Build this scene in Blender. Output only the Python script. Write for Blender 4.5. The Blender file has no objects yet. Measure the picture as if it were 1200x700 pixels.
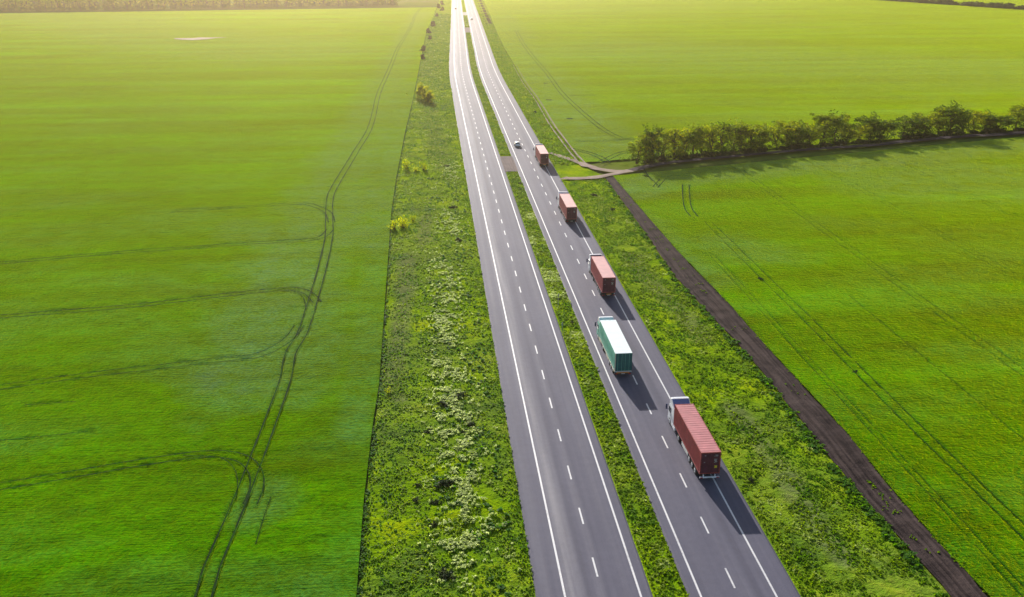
import bpy, bmesh, math, random
import numpy as np
from mathutils import Vector, Matrix

S = bpy.context.scene
COL = S.collection
R = math.radians

# ------------------------------------------------------------------ camera, light, exposure
CAM_H = 59.5
PITCH = 21.24
YAW = 4.97                     # the camera looks this far to the right of the road's direction (+Y)
FPX = 1060.0
cd = bpy.data.cameras.new('camera')
cam = bpy.data.objects.new('camera', cd)
COL.objects.link(cam)
S.camera = cam
cd.sensor_width = 36.0
cd.lens = 36.0 * FPX / 1200.0
cd.clip_start = 0.5
cd.clip_end = 20000
cam.location = (0, 0, CAM_H)
cam.rotation_euler = (R(90 - PITCH), 0, R(-YAW))

SUN_EL, SUN_AZ = 20.7, 8.35     # azimuth towards -X from +Y
w = bpy.data.worlds.new('World')
S.world = w
w.use_nodes = True
nt = w.node_tree
sky = nt.nodes.new('ShaderNodeTexSky')
sky.sky_type = 'NISHITA'
sky.sun_disc = False
sky.sun_elevation = R(SUN_EL)
sky.sun_rotation = R(-SUN_AZ)
sky.altitude = 100
sky.dust_density = 1.5
bg = nt.nodes['Background']
bg.inputs['Strength'].default_value = 0.080
nt.links.new(sky.outputs[0], bg.inputs[0])

sl = bpy.data.lights.new('sun', 'SUN')
sl.energy = 4.6
sl.angle = R(0.6)
sl.color = (1.0, 0.95, 0.89)
sun = bpy.data.objects.new('sun', sl)
COL.objects.link(sun)
to_sun = Vector((-math.sin(R(SUN_AZ)) * math.cos(R(SUN_EL)), math.cos(R(SUN_AZ)) * math.cos(R(SUN_EL)), math.sin(R(SUN_EL))))
sun.rotation_euler = to_sun.to_track_quat('Z', 'Y').to_euler()
S.view_settings.view_transform = 'Standard'
S.view_settings.look = 'None'
S.view_settings.gamma = 1.0
S.view_settings.exposure = 0.68
S.view_settings.use_curve_mapping = False
S.cycles.volume_bounces = 0
S.cycles.volume_step_rate = 8
S.cycles.max_bounces = 6

# ------------------------------------------------------------------ helpers
_p = R(PITCH); CP, SP = math.cos(_p), math.sin(_p)
_y = R(YAW); CY, SY = math.cos(_y), math.sin(_y)
def G(x, y, h=0.0):
    """measured photo position (1200x700) -> world X, Y on the plane z=h"""
    u = (x - 600) / FPX; v = (350 - y) / FPX
    dx, dy, dz = u, CP + v * SP, -SP + v * CP
    t = (h - CAM_H) / dz
    X, Y = dx * t, dy * t
    return (X * CY + Y * SY, -X * SY + Y * CY)
def GP(pts): return np.array([G(*q) for q in pts])

def bend(Y):
    Y = np.asarray(Y, float)
    a, b, s = 420.0, 520.0, 0.027
    t = np.clip(Y - a, 0, b - a)
    return s * t * t / (2 * (b - a)) + s * np.clip(Y - b, 0, None)

rng = np.random.default_rng(7)
def _hash(ix, iy, seed):
    n = (ix.astype(np.int64) * 374761393 + iy.astype(np.int64) * 668265263 + seed * 974634777) & 0x7fffffff
    n = (n ^ (n >> 13)) * 1274126177 & 0x7fffffff
    n = n ^ (n >> 16)
    return (n & 0xffff) / 65535.0
def vnoise(x, y, seed=0):
    ix = np.floor(x); iy = np.floor(y); fx = x - ix; fy = y - iy
    fx = fx * fx * (3 - 2 * fx); fy = fy * fy * (3 - 2 * fy)
    a = _hash(ix, iy, seed); b = _hash(ix + 1, iy, seed); c = _hash(ix, iy + 1, seed); d = _hash(ix + 1, iy + 1, seed)
    return (a * (1 - fx) + b * fx) * (1 - fy) + (c * (1 - fx) + d * fx) * fy
def fbm(x, y, seed=0, o=4):
    r = 0; amp = 0.5; tot = 0
    for k in range(o):
        r = r + amp * vnoise(x * 2 ** k, y * 2 ** k, seed + k); tot += amp; amp *= 0.5
    return r / tot

def spline(P, step=2.0):
    P = np.array(P, float); out = []
    n = len(P)
    for i in range(n - 1):
        p0, p1, p2, p3 = P[max(i - 1, 0)], P[i], P[i + 1], P[min(i + 2, n - 1)]
        m = max(2, int(np.linalg.norm(p2 - p1) / step))
        for k in range(m):
            t = k / m
            out.append(0.5 * ((2 * p1) + (-p0 + p2) * t + (2 * p0 - 5 * p1 + 4 * p2 - p3) * t * t + (-p0 + 3 * p1 - 3 * p2 + p3) * t ** 3))
    out.append(P[-1])
    return np.array(out)

def mesh_np(name, V, F, mat, attrs=None, uv=None, smooth=False, parent=None):
    """V (n,3), F (m,k) array of same sized faces"""
    me = bpy.data.meshes.new(name)
    V = np.asarray(V, np.float32); F = np.asarray(F, np.int32); m, k = F.shape
    me.vertices.add(len(V)); me.vertices.foreach_set('co', V.ravel())
    me.loops.add(m * k); me.loops.foreach_set('vertex_index', F.ravel())
    me.polygons.add(m)
    me.polygons.foreach_set('loop_start', np.arange(0, m * k, k, dtype=np.int32))
    me.polygons.foreach_set('loop_total', np.full(m, k, dtype=np.int32))
    me.polygons.foreach_set('use_smooth', np.full(m, smooth, dtype=bool))
    me.update(calc_edges=True)
    if attrs:
        for n, a in attrs.items():
            at = me.attributes.new(n, 'FLOAT', 'POINT'); at.data.foreach_set('value', np.asarray(a, np.float32).ravel())
    if uv is not None:
        l = me.uv_layers.new(name='uv')
        l.data.foreach_set('uv', np.asarray(uv, np.float32)[F.ravel()].ravel())
    me.validate()
    o = bpy.data.objects.new(name, me); COL.objects.link(o)
    if mat: me.materials.append(mat)
    if parent: o.parent = parent
    return o

def tag(o, label=None, cat=None, group=None, kind=None):
    if label: o['label'] = label
    if cat: o['category'] = cat
    if group: o['group'] = group
    if kind: o['kind'] = kind
    return o

def empty(name, loc, rz=0):
    o = bpy.data.objects.new(name, None); COL.objects.link(o)
    o.location = loc; o.rotation_euler = (0, 0, rz); o.empty_display_size = 0.3
    return o

def copy_tree(o, parent=None):
    c = o.copy(); COL.objects.link(c); c.parent = parent
    for ch in list(o.children): copy_tree(ch, c)
    return c

# ------------------------------------------------------------------ materials
class NT:
    def __init__(s, name):
        s.m = bpy.data.materials.new(name); s.m.use_nodes = True; s.t = s.m.node_tree
        s.b = s.t.nodes['Principled BSDF']; s.o = s.t.nodes['Material Output']
    def n(s, typ, **kw):
        nd = s.t.nodes.new(typ)
        for k, v in kw.items():
            if k.startswith('i_'): nd.inputs[k[2:].replace('_', ' ')].default_value = v
            else: setattr(nd, k, v)
        return nd
    def l(s, a, b): s.t.links.new(a, b)
    def pos(s): return s.n('ShaderNodeNewGeometry').outputs['Position']
    def mapv(s, vec, scale=(1, 1, 1), rot=(0, 0, 0)):
        m = s.n('ShaderNodeMapping'); m.inputs['Scale'].default_value = scale; m.inputs['Rotation'].default_value = rot
        s.l(vec, m.inputs['Vector']); return m.outputs[0]
    def noise(s, vec, scale=1, detail=4, rough=0.55, dist=0):
        m = s.n('ShaderNodeTexNoise'); m.inputs['Scale'].default_value = scale; m.inputs['Detail'].default_value = detail
        m.inputs['Roughness'].default_value = rough; m.inputs['Distortion'].default_value = dist
        s.l(vec, m.inputs['Vector']); return m.outputs['Fac']
    def ramp(s, fac, a, b, va=0.0, vb=1.0):
        m = s.n('ShaderNodeMapRange'); m.clamp = True
        for k, v in zip(('From Min', 'From Max', 'To Min', 'To Max'), (a, b, va, vb)): m.inputs[k].default_value = v
        s.l(fac, m.inputs['Value']); return m.outputs[0]
    def cramp(s, fac, stops):
        m = s.n('ShaderNodeValToRGB'); e = m.color_ramp.elements
        while len(e) < len(stops): e.new(0.5)
        for i, (p, c) in enumerate(stops): e[i].position = p; e[i].color = (*c, 1)
        s.l(fac, m.inputs[0]); return m.outputs[0]
    def mix(s, fac, a, b, mode='MIX'):
        m = s.n('ShaderNodeMix'); m.data_type = 'RGBA'; m.blend_type = mode
        for sock, v in ((m.inputs[0], fac), (m.inputs[6], a), (m.inputs[7], b)):
            if isinstance(v, (int, float)): sock.default_value = v
            elif isinstance(v, tuple): sock.default_value = (*v, 1)
            else: s.l(v, sock)
        return m.outputs[2]
    def math(s, op, a, b=0.0):
        m = s.n('ShaderNodeMath'); m.operation = op
        for sock, v in ((m.inputs[0], a), (m.inputs[1], b)):
            if isinstance(v, (int, float)): sock.default_value = v
            else: s.l(v, sock)
        return m.outputs[0]
    def attr(s, name):
        a = s.n('ShaderNodeAttribute'); a.attribute_name = name; return a.outputs['Fac']
    def bump(s, h, dist=0.1, strength=1.0):
        m = s.n('ShaderNodeBump'); m.inputs['Distance'].default_value = dist; m.inputs['Strength'].default_value = strength
        s.l(h, m.inputs['Height']); s.l(m.outputs[0], s.b.inputs['Normal']); return m
    def col(s, c):
        if isinstance(c, tuple): s.b.inputs['Base Color'].default_value = (*c, 1)
        else: s.l(c, s.b.inputs['Base Color'])
    def set(s, **kw):
        for k, v in kw.items():
            v = (*v, 1) if isinstance(v, tuple) else v
            s.b.inputs[k.replace('_', ' ')].default_value = v

def crop_mat(name, ya, yb, blue, stripe_rot=0.0, furrow=0.5, gloss=(0.95, 0.010)):
    m = NT(name); p = m.pos()
    big = m.noise(p, 1 / 45.0, 5, 0.6)
    st = m.noise(m.mapv(p, (0.012, 0.28, 1), (0, 0, stripe_rot)), 1.0, 3, 0.6)
    st2 = m.noise(m.mapv(p, (0.004, 0.06, 1), (0, 0, stripe_rot)), 1.0, 2, 0.5)
    fine = m.noise(p, 1.9, 4, 0.7)
    mot = m.noise(p, 0.22, 3, 0.6)
    f = m.math('ADD', m.math('MULTIPLY', big, 0.55), m.math('MULTIPLY', st2, 0.55))
    f = m.math('ADD', f, m.math('MULTIPLY', mot, 0.35))
    f = m.ramp(f, 0.56, 0.90)
    c = m.mix(f, yb, ya)
    bm = m.math('MULTIPLY', m.attr('blue'), m.ramp(m.math('ADD', m.math('MULTIPLY', mot, 0.6), m.math('MULTIPLY', fine, 0.4)), 0.3, 0.62))
    c = m.mix(bm, c, blue)
    st3 = m.noise(m.mapv(p, (0.0035, 0.085, 1), (0, 0, stripe_rot)), 1.0, 1, 0.4)
    mul = m.math('MULTIPLY', m.math('MULTIPLY', m.ramp(st, 0.3, 0.7, 0.80, 1.16), m.ramp(st3, 0.35, 0.65, 0.80, 1.16)), m.ramp(fine, 0.3, 0.72, 0.5, 1.5))
    mulc = m.n('ShaderNodeCombineColor')
    for k in range(3): m.l(mul, mulc.inputs[k])
    c = m.mix(1.0, c, mulc.outputs[0], 'MULTIPLY')
    m.col(c)
    lines = m.noise(m.mapv(p, (0.18, 4.6, 1), (0, 0, stripe_rot)), 1.0, 2, 0.5)
    h = m.math('ADD', m.math('MULTIPLY', fine, 1.0), m.math('MULTIPLY', lines, furrow))
    m.bump(h, 0.55, 0.9)
    m.set(Roughness=0.9, Sheen_Weight=gloss[0], Sheen_Roughness=0.25, Sheen_Tint=(0.94, 1.0, 0.0), Specular_IOR_Level=0.0)
    # waxy blades: a broad green-yellow lobe
    gl = m.n('ShaderNodeBsdfGlossy'); gl.inputs['Roughness'].default_value = 0.66; gl.inputs['Color'].default_value = (0.55, 0.75, 0.0, 1)
    mx = m.n('ShaderNodeMixShader'); mx.inputs[0].default_value = gloss[1]
    m.l(m.b.outputs[0], mx.inputs[1]); m.l(gl.outputs[0], mx.inputs[2]); m.l(mx.outputs[0], m.o.inputs['Surface'])
    return m.m

M = {}
M['crop'] = crop_mat('winter wheat', (0.070, 0.370, 0.001), (0.006, 0.105, 0.001), (0.065, 0.210, 0.105), R(-11))
M['crop_far'] = crop_mat('winter wheat far', (0.115, 0.370, 0.001), (0.038, 0.155, 0.008), (0.085, 0.230, 0.120), R(2))

def verge_mat():
    m = NT('verge grass'); p = m.pos()
    big = m.noise(p, 1 / 9.0, 4, 0.6); fine = m.noise(p, 1.6, 4, 0.65)
    c = m.cramp(m.math('ADD', m.math('MULTIPLY', big, 0.7), m.math('MULTIPLY', fine, 0.3)),
                [(0.33, (0.050, 0.105, 0.030)), (0.43, (0.080, 0.190, 0.005)), (0.52, (0.160, 0.290, 0.003)), (0.64, (0.290, 0.370, 0.004))])
    dry = m.ramp(m.math('MULTIPLY', m.attr('blue'), m.ramp(fine, 0.3, 0.6, 0.4, 1.0)), 0.0, 1.0)
    c = m.mix(dry, c, (0.105, 0.125, 0.070))
    m.col(c); m.bump(fine, 0.35, 0.9)
    m.set(Roughness=0.9, Sheen_Weight=0.25, Sheen_Tint=(0.7, 0.7, 0.02), Specular_IOR_Level=0.0)
    return m.m
M['verge'] = verge_mat()

def ground_mat():
    m = NT('open country'); p = m.pos()
    big = m.noise(p, 1 / 180.0, 4, 0.6); mid = m.noise(p, 1 / 14.0, 4, 0.6)
    c = m.cramp(m.math('ADD', m.math('MULTIPLY', big, 0.6), m.math('MULTIPLY', mid, 0.4)),
                [(0.36, (0.08, 0.13, 0.03)), (0.5, (0.14, 0.19, 0.02)), (0.62, (0.17, 0.17, 0.07))])
    m.col(c); m.bump(mid, 0.5); m.set(Roughness=1.0, Specular_IOR_Level=0.0)
    return m.m
M['ground'] = ground_mat()

def asphalt_mat(name, wear_sheen_centre, seed):
    """uv = (metres across, metres along)"""
    m = NT(name); uv = m.n('ShaderNodeUVMap').outputs[0]
    sep = m.n('ShaderNodeSeparateXYZ'); m.l(uv, sep.inputs[0]); u = sep.outputs[0]
    streak = m.noise(m.mapv(uv, (1.1, 0.012, 1)), 1.0, 3, 0.6)
    patch = m.noise(m.mapv(uv, (0.10, 0.03, 1)), 1.0, 4, 0.6)
    grain = m.noise(uv, 7.0, 3, 0.8)
    stone = m.noise(uv, 1.1, 3, 0.7)
    f = m.math('ADD', m.math('MULTIPLY', streak, 0.5), m.math('MULTIPLY', patch, 0.5))
    c = m.cramp(f, [(0.30, (0.094, 0.090, 0.122)), (0.50, (0.120, 0.115, 0.152)), (0.72, (0.154, 0.147, 0.188))])
    # wheel tracks polished pale, left road's broad band also painted sheen, lanes darker between
    for cen, wd, k in wear_sheen_centre:
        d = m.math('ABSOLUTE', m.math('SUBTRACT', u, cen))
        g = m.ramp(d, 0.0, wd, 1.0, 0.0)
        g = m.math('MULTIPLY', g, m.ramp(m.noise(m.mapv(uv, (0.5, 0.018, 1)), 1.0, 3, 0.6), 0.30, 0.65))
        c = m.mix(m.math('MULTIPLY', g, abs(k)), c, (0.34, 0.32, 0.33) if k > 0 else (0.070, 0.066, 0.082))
    gr = m.math('MULTIPLY', m.ramp(grain, 0.25, 0.75, 0.86, 1.15), m.ramp(stone, 0.25, 0.75, 0.93, 1.07))
    cc = m.n('ShaderNodeCombineColor')
    for k in range(3): m.l(gr, cc.inputs[k])
    c = m.mix(1.0, c, cc.outputs[0], 'MULTIPLY')
    m.col(c); m.bump(grain, 0.01, 0.7)
    m.set(Roughness=0.72, Specular_IOR_Level=0.085)
    return m.m
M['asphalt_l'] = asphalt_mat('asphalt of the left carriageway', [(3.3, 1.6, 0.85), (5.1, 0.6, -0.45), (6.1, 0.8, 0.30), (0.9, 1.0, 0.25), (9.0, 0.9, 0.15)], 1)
M['asphalt_r'] = asphalt_mat('asphalt of the right carriageway', [(2.2, 0.8, 0.12), (6.6, 0.7, -0.30), (5.6, 0.8, 0.22), (8.0, 0.9, 0.15)], 2)

def simple(name, c, rough=0.5, metal=0.0, var=0.12, vs=3.0, spec=0.5, bumpd=0.0, coat=0.0):
    m = NT(name); tc = m.n('ShaderNodeTexCoord').outputs['Object']
    n = m.noise(tc, vs, 4, 0.65)
    lo = tuple(x * (1 - var) for x in c); hi = tuple(min(1, x * (1 + var)) for x in c)
    m.col(m.mix(m.ramp(n, 0.3, 0.7), lo, hi))
    m.set(Roughness=rough, Metallic=metal, Specular_IOR_Level=spec, Coat_Weight=coat)
    if bumpd: m.bump(n, bumpd)
    return m.m

def paint_mat():
    m = NT('road paint'); p = m.pos()
    n = m.noise(p, 3.0, 4, 0.8); n2 = m.noise(p, 0.25, 3, 0.6)
    f = m.ramp(m.math('ADD', m.math('MULTIPLY', n, 0.6), m.math('MULTIPLY', n2, 0.4)), 0.30, 0.50)
    m.col(m.mix(f, (0.34, 0.33, 0.35), (0.66, 0.65, 0.65))); m.set(Roughness=0.55)
    return m.m
M['paint'] = paint_mat()

def soil_mat(name, a, b, cgreen=None, gr=0.0, lengthwise=True):
    """uv = (0..1 across, metres along)"""
    m = NT(name); uv = m.n('ShaderNodeUVMap').outputs[0]; p = m.pos()
    rut = m.noise(m.mapv(uv, (9.0, 0.05, 1)), 1.0, 3, 0.6)
    clod = m.noise(p, 2.2, 4, 0.75); mid = m.noise(p, 0.3, 3, 0.6)
    c = m.mix(m.ramp(m.math('ADD', m.math('MULTIPLY', rut, 0.6), m.math('MULTIPLY', mid, 0.4)), 0.38, 0.62), a, b)
    if cgreen:
        c = m.mix(m.ramp(m.math('ADD', m.math('MULTIPLY', clod, 0.5), m.math('MULTIPLY', mid, 0.5)), 0.62 - gr, 0.70 - gr), c, cgreen)
    m.col(c)
    m.bump(m.math('ADD', m.math('MULTIPLY', clod, 0.7), m.math('MULTIPLY', rut, 0.6)), 0.16, 0.9)
    m.set(Roughness=0.95, Specular_IOR_Level=0.03)
    return m.m
M['black_soil'] = soil_mat('ploughed dark soil', (0.022, 0.016, 0.016), (0.088, 0.064, 0.058), (0.04, 0.07, 0.02), -0.06)
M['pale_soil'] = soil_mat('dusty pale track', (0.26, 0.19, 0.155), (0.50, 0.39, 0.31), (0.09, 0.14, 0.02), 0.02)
M['shade_soil'] = soil_mat('tree shaded dirt track', (0.060, 0.048, 0.055), (0.120, 0.095, 0.090), (0.06, 0.10, 0.03), -0.02)  # dark tone paints in the shade of the tree row
M['wheel_rut'] = soil_mat('wheel rut in the crop', (0.012, 0.034, 0.012), (0.024, 0.060, 0.012), (0.025, 0.11, 0.004), 0.12)  # dark tone covers trampled wet soil and painted shade of the trench
M['sand'] = soil_mat('bare sandy spot', (0.42, 0.33, 0.22), (0.56, 0.45, 0.32), None)

def leaf_mat(name, stops, trans=0.45, rnd=0.35):
    m = NT(name)
    h = m.attr('hue'); p = m.pos(); n = m.noise(p, 0.5, 2, 0.6)
    oi = m.n('ShaderNodeObjectInfo').outputs['Random']
    f = m.math('ADD', m.math('MULTIPLY', h, 0.75), m.math('MULTIPLY', n, 0.25))
    f = m.math('ADD', f, m.math('MULTIPLY', m.math('SUBTRACT', oi, 0.5), rnd))
    c = m.cramp(f, stops); m.col(c)
    m.set(Roughness=0.6, Specular_IOR_Level=0.05)
    tr = m.n('ShaderNodeBsdfTranslucent')
    hs = m.n('ShaderNodeHueSaturation'); hs.inputs['Value'].default_value = 1.5; hs.inputs['Saturation'].default_value = 1.1
    m.l(c, hs.inputs['Color']); m.l(hs.outputs[0], tr.inputs['Color'])
    mx = m.n('ShaderNodeMixShader'); mx.inputs[0].default_value = trans
    m.l(m.b.outputs[0], mx.inputs[1]); m.l(tr.outputs[0], mx.inputs[2]); m.l(mx.outputs[0], m.o.inputs['Surface'])
    return m.m
M['tuft'] = leaf_mat('wild grass blades', [(0.0, (0.040, 0.110, 0.050)), (0.22, (0.075, 0.180, 0.024)), (0.42, (0.120, 0.250, 0.005)), (0.7, (0.240, 0.330, 0.008)), (1.0, (0.74, 0.78, 0.42))], 0.5, 0.0)
M['leaf_tree'] = leaf_mat('spring tree leaves', [(0.0, (0.040, 0.080, 0.016)), (0.35, (0.100, 0.150, 0.014)), (0.62, (0.22, 0.27, 0.010)), (1.0, (0.50, 0.46, 0.008))], 0.5, 0.35)
M['leaf_yellow'] = leaf_mat('yellow flowering shrub leaves', [(0.0, (0.14, 0.20, 0.01)), (0.4, (0.33, 0.38, 0.006)), (1.0, (0.66, 0.62, 0.01))], 0.5, 0.2)
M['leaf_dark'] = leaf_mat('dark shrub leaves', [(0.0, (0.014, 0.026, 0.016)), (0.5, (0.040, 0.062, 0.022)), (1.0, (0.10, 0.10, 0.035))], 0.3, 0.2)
M['bark'] = simple('grey brown bark', (0.085, 0.060, 0.045), 0.9, var=0.35, vs=6, spec=0.1, bumpd=0.03)

# vehicle paints
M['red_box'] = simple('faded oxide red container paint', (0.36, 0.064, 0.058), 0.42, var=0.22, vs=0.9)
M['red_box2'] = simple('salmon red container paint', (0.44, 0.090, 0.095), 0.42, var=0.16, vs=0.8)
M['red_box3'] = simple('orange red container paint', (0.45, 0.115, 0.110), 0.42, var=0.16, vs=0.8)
M['roof_a'] = simple('sunlit red roof paint', (0.50, 0.165, 0.17), 0.40, var=0.18, vs=0.8)  # paler than the sides: sun reflection on the roof put into the colour
M['roof_b'] = simple('sunlit salmon roof paint', (0.68, 0.33, 0.32), 0.40, var=0.10, vs=0.8)  # pale pink stands for sunlight reflected off the roof
M['red_door'] = simple('maroon container door paint', (0.120, 0.026, 0.046), 0.55, var=0.3, vs=1.2)
M['white'] = simple('white vehicle paint', (0.86, 0.87, 0.90), 0.30, var=0.04, vs=1.0, coat=0.3)
M['offwhite'] = simple('grubby white paint', (0.62, 0.62, 0.60), 0.5, var=0.15, vs=2.0)
M['white_tarp'] = simple('white tarpaulin', (0.78, 0.86, 0.86), 0.5, var=0.05, vs=1.0)
M['teal'] = simple('sea green curtain side', (0.16, 0.50, 0.40), 0.45, var=0.14, vs=0.7)
M['teal_dark'] = simple('dark teal rear doors', (0.010, 0.110, 0.115), 0.45, var=0.2, vs=1.0)
M['navy'] = simple('dark blue panel', (0.030, 0.045, 0.12), 0.45, var=0.2)
M['shade_bluegrey'] = simple('shaded blue grey panel', (0.14, 0.22, 0.42), 0.5, var=0.15)  # blue tone paints the shade and sky reflection behind the cab
M['cream'] = simple('cream side rail', (0.62, 0.56, 0.44), 0.5, var=0.1)
M['black'] = simple('black rubber', (0.018, 0.018, 0.020), 0.8, var=0.3, vs=8)
M['chassis'] = simple('dark chassis steel', (0.035, 0.035, 0.045), 0.6, var=0.3)
M['steel'] = simple('bare steel', (0.55, 0.55, 0.57), 0.35, 0.9, var=0.1)
M['alu'] = simple('painted alloy', (0.60, 0.61, 0.63), 0.4, 0.3, var=0.08)
M['glass'] = simple('tinted vehicle glass', (0.02, 0.03, 0.045), 0.08, var=0.05, spec=0.8)
M['tail'] = simple('red tail lamp', (0.55, 0.02, 0.015), 0.25, var=0.05)
M['head'] = simple('clear lamp lens', (0.75, 0.75, 0.72), 0.15, var=0.02)
M['orange'] = simple('orange reflector board', (0.70, 0.26, 0.05), 0.5, var=0.1)
M['yellow'] = simple('yellow sticker', (0.75, 0.55, 0.04), 0.5, var=0.05)
M['car_red'] = simple('dusty red car paint', (0.45, 0.12, 0.10), 0.3, var=0.06, coat=0.4)
M['grey_metal'] = simple('galvanised post', (0.35, 0.36, 0.36), 0.6, 0.4, var=0.1)

# ------------------------------------------------------------------ ground, fields, verges
def patch(name, Lc, Rc, nu, mat, amp, wl, seed, blue=None, z0=0.05, upow=1.0, edge=0.0, lay=None):
    """ruled sheet between two world curves (same length), real relief from noise"""
    Lc = np.asarray(Lc); Rc = np.asarray(Rc); nv = len(Lc)
    u = np.linspace(0, 1, nu) ** upow
    X = Lc[:, None, 0] * (1 - u) + Rc[:, None, 0] * u
    Y = Lc[:, None, 1] * (1 - u) + Rc[:, None, 1] * u
    Z = z0 + amp * fbm(X / wl, Y / wl, seed, 4)
    if lay is not None: Z = Z + lay(X, Y)
    if edge:
        wd = np.abs(Rc[:, 0] - Lc[:, 0])[:, None]
        k = np.clip(np.minimum(u * wd, (1 - u) * wd) / edge, 0, 1)
        Z = z0 * k + (Z - z0) * k - 0.03 * (1 - k)
    V = np.stack([X, Y, Z], -1).reshape(-1, 3)
    i = np.arange(nv - 1)[:, None] * nu + np.arange(nu - 1)[None]
    F = np.stack([i, i + 1, i + nu + 1, i + nu], -1).reshape(-1, 4)
    b = blue(X, Y) if blue else np.zeros_like(X)
    return tag(mesh_np(name, V, F, mat, {'blue': b}, smooth=True), kind='structure')

def geo(a, b, n): return a * (b / a) ** (np.linspace(0, 1, n))

def interp_curve(P, ys):
    P = np.array(sorted(P.tolist(), key=lambda q: q[1]))
    return np.stack([np.interp(ys, P[:, 1], P[:, 0]), ys], -1)

def dist_poly(X, Y, P):
    d = np.full(X.shape, 1e9)
    for a, b in zip(P[:-1], P[1:]):
        ab = b - a; L = (ab ** 2).sum() + 1e-9
        t = np.clip(((X - a[0]) * ab[0] + (Y - a[1]) * ab[1]) / L, 0, 1)
        d = np.minimum(d, np.hypot(X - a[0] - t * ab[0], Y - a[1] - t * ab[1]))
    return d

g = bpy.data.meshes.new('ground')
gb = bmesh.new()
bmesh.ops.create_grid(gb, x_segments=40, y_segments=40, size=9000)
gb.to_mesh(g); gb.free()
go = bpy.data.objects.new('ground', g); COL.objects.link(go); g.materials.append(M['ground']); tag(go, kind='structure')
go.location.z = -0.10

# left field's right border (traced) continued to near and far
LB = GP([(417.9, 700), (426.8, 585.7), (437.5, 496), (444.6, 450), (450, 373), (458.6, 250), (464.3, 210.6), (474.6, 156.6), (484.9, 112.9), (492.8, 71.5), (499.3, 39), (508, 19.5), (513.4, 4.3)])
LB = np.vstack([[LB[0][0] - 0.6, 20], LB, [LB[-1][0] + 12, 1500]])
ys = geo(40, 1000, 640)
Lr = interp_curve(LB, ys)
Lend = np.array([-900., 925.]); 
Ll = np.stack([-(0.80 * ys + 70), ys - 0.16 * ys * 0.75], -1)
blue_l = [(GP([(495, 15), (470, 60), (440, 130), (405, 190), (375, 250), (350, 300), (320, 390), (290, 450)]), 9.0, 0.9),
          (GP([(440, 290), (430, 400), (412, 510)]), 2.6, 0.45), (GP([(480, 100), (460, 200), (440, 280)]), 9.0, 0.9),
          (GP([(310, 580), (300, 600)]), 3.0, 0.5), (GP([(0, 15), (120, 25), (200, 45), (330, 60)]), 60., 0.8),
          (GP([(385, 400), (370, 440), (350, 470)]), 3.5, 0.6), (GP([(290, 270), (370, 285)]), 7, 0.7)]
def bluefn(lst, seed, base=0.0):
    def fn(X, Y):
        wob = 0.45 + 1.1 * fbm(X / 9, Y / 9, seed, 4)
        r = np.zeros_like(X)
        for P, wd, k in lst:
            r = np.maximum(r, k * np.clip(1.6 - dist_poly(X, Y, P) / (wd * wob), 0, 1))
        return np.clip(np.maximum(r, base * np.clip(fbm(X / 30, Y / 12, seed + 9, 4) * 3 - 1.2, 0, 1)), 0, 1)
    return fn

# wheel lines pressed into the crop: (centre line, half gap, width)
MAIN = GP([(239, 704), (248, 671), (262, 638), (279, 597), (296, 553.6), (315, 503.6), (334, 450), (341, 417), (355, 392), (368, 351), (378.5, 313), (385.5, 280), (386, 258), (386.8, 234.5), (392.8, 220), (403, 203), (418, 178), (434.5, 149), (443.5, 112), (452, 92), (459, 76), (466, 58), (474, 45), (482, 31), (488, 16), (497, 8)])
MAIN = np.vstack([MAIN[0] + (MAIN[0] - MAIN[2]) * 1.2, MAIN])
lines = [(MAIN, 0.82, 0.20),
    (GP([(0, 457), (116, 441), (180, 434), (254, 425), (300, 420), (322, 411), (340, 399), (351, 384)]), 0.8, 0.15),
    (GP([(0, 574), (84.6, 560), (158.6, 547), (227, 537), (262, 536), (288, 543), (301, 560), (300, 580), (291, 600)]), 0.8, 0.15),
    (GP([(215, 538), (258, 540), (275, 553), (279, 572), (276, 592)]), 0.0, 0.12),
    (GP([(0, 374), (158.6, 361), (250, 350), (315.7, 343), (342, 341), (361, 346), (372, 357)]), 0.75, 0.22),
    (GP([(320, 344), (345, 344), (356, 352), (359, 366)]), 0.0, 0.12),
    (GP([(0, 311), (120, 300), (250, 290.6), (315.7, 286), (358, 284), (378, 280), (387, 271)]), 0.75, 0.20),
    (GP([(200, 250), (283, 244.6), (348.5, 241), (370, 244), (385, 252), (389, 264)]), 0.75, 0.18),
    (GP([(318, 586), (309, 612), (300, 642)]), 0.0, 0.09),
    (GP([(0, 520), (60, 514), (110, 508)]), 0.0, 0.14), (GP([(30, 478), (90, 474)]), 0.0, 0.12)]
Yr = np.arange(20, 256, 4.0)
def vline(x, a, b, amp=0.5): 
    yy = np.arange(a, b, 4.0); return np.stack([x + amp * (fbm(yy / 35, yy * 0 + x, 5, 2) - 0.5), yy], -1)
rlines = [(vline(62.4, 20, 200), 0.85, 0.10), (vline(86.5, 20, 262), 0.85, 0.07), (vline(111.0, 40, 268), 0.85, 0.05),
    (vline(74.4, 20, 150), 0.0, 0.06), (vline(56.4, 20, 175), 0.5, 0.06), (vline(136.0, 60, 272), 0.85, 0.05),
    (GP([(803.5, 218), (804, 232), (806.5, 246), (814, 256)]), 0.85, 0.22),
    (GP([(752, 196), (760, 208), (771, 219)]), 0.0, 0.25), (GP([(776, 212), (768, 221)]), 0.7, 0.25)]
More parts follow.
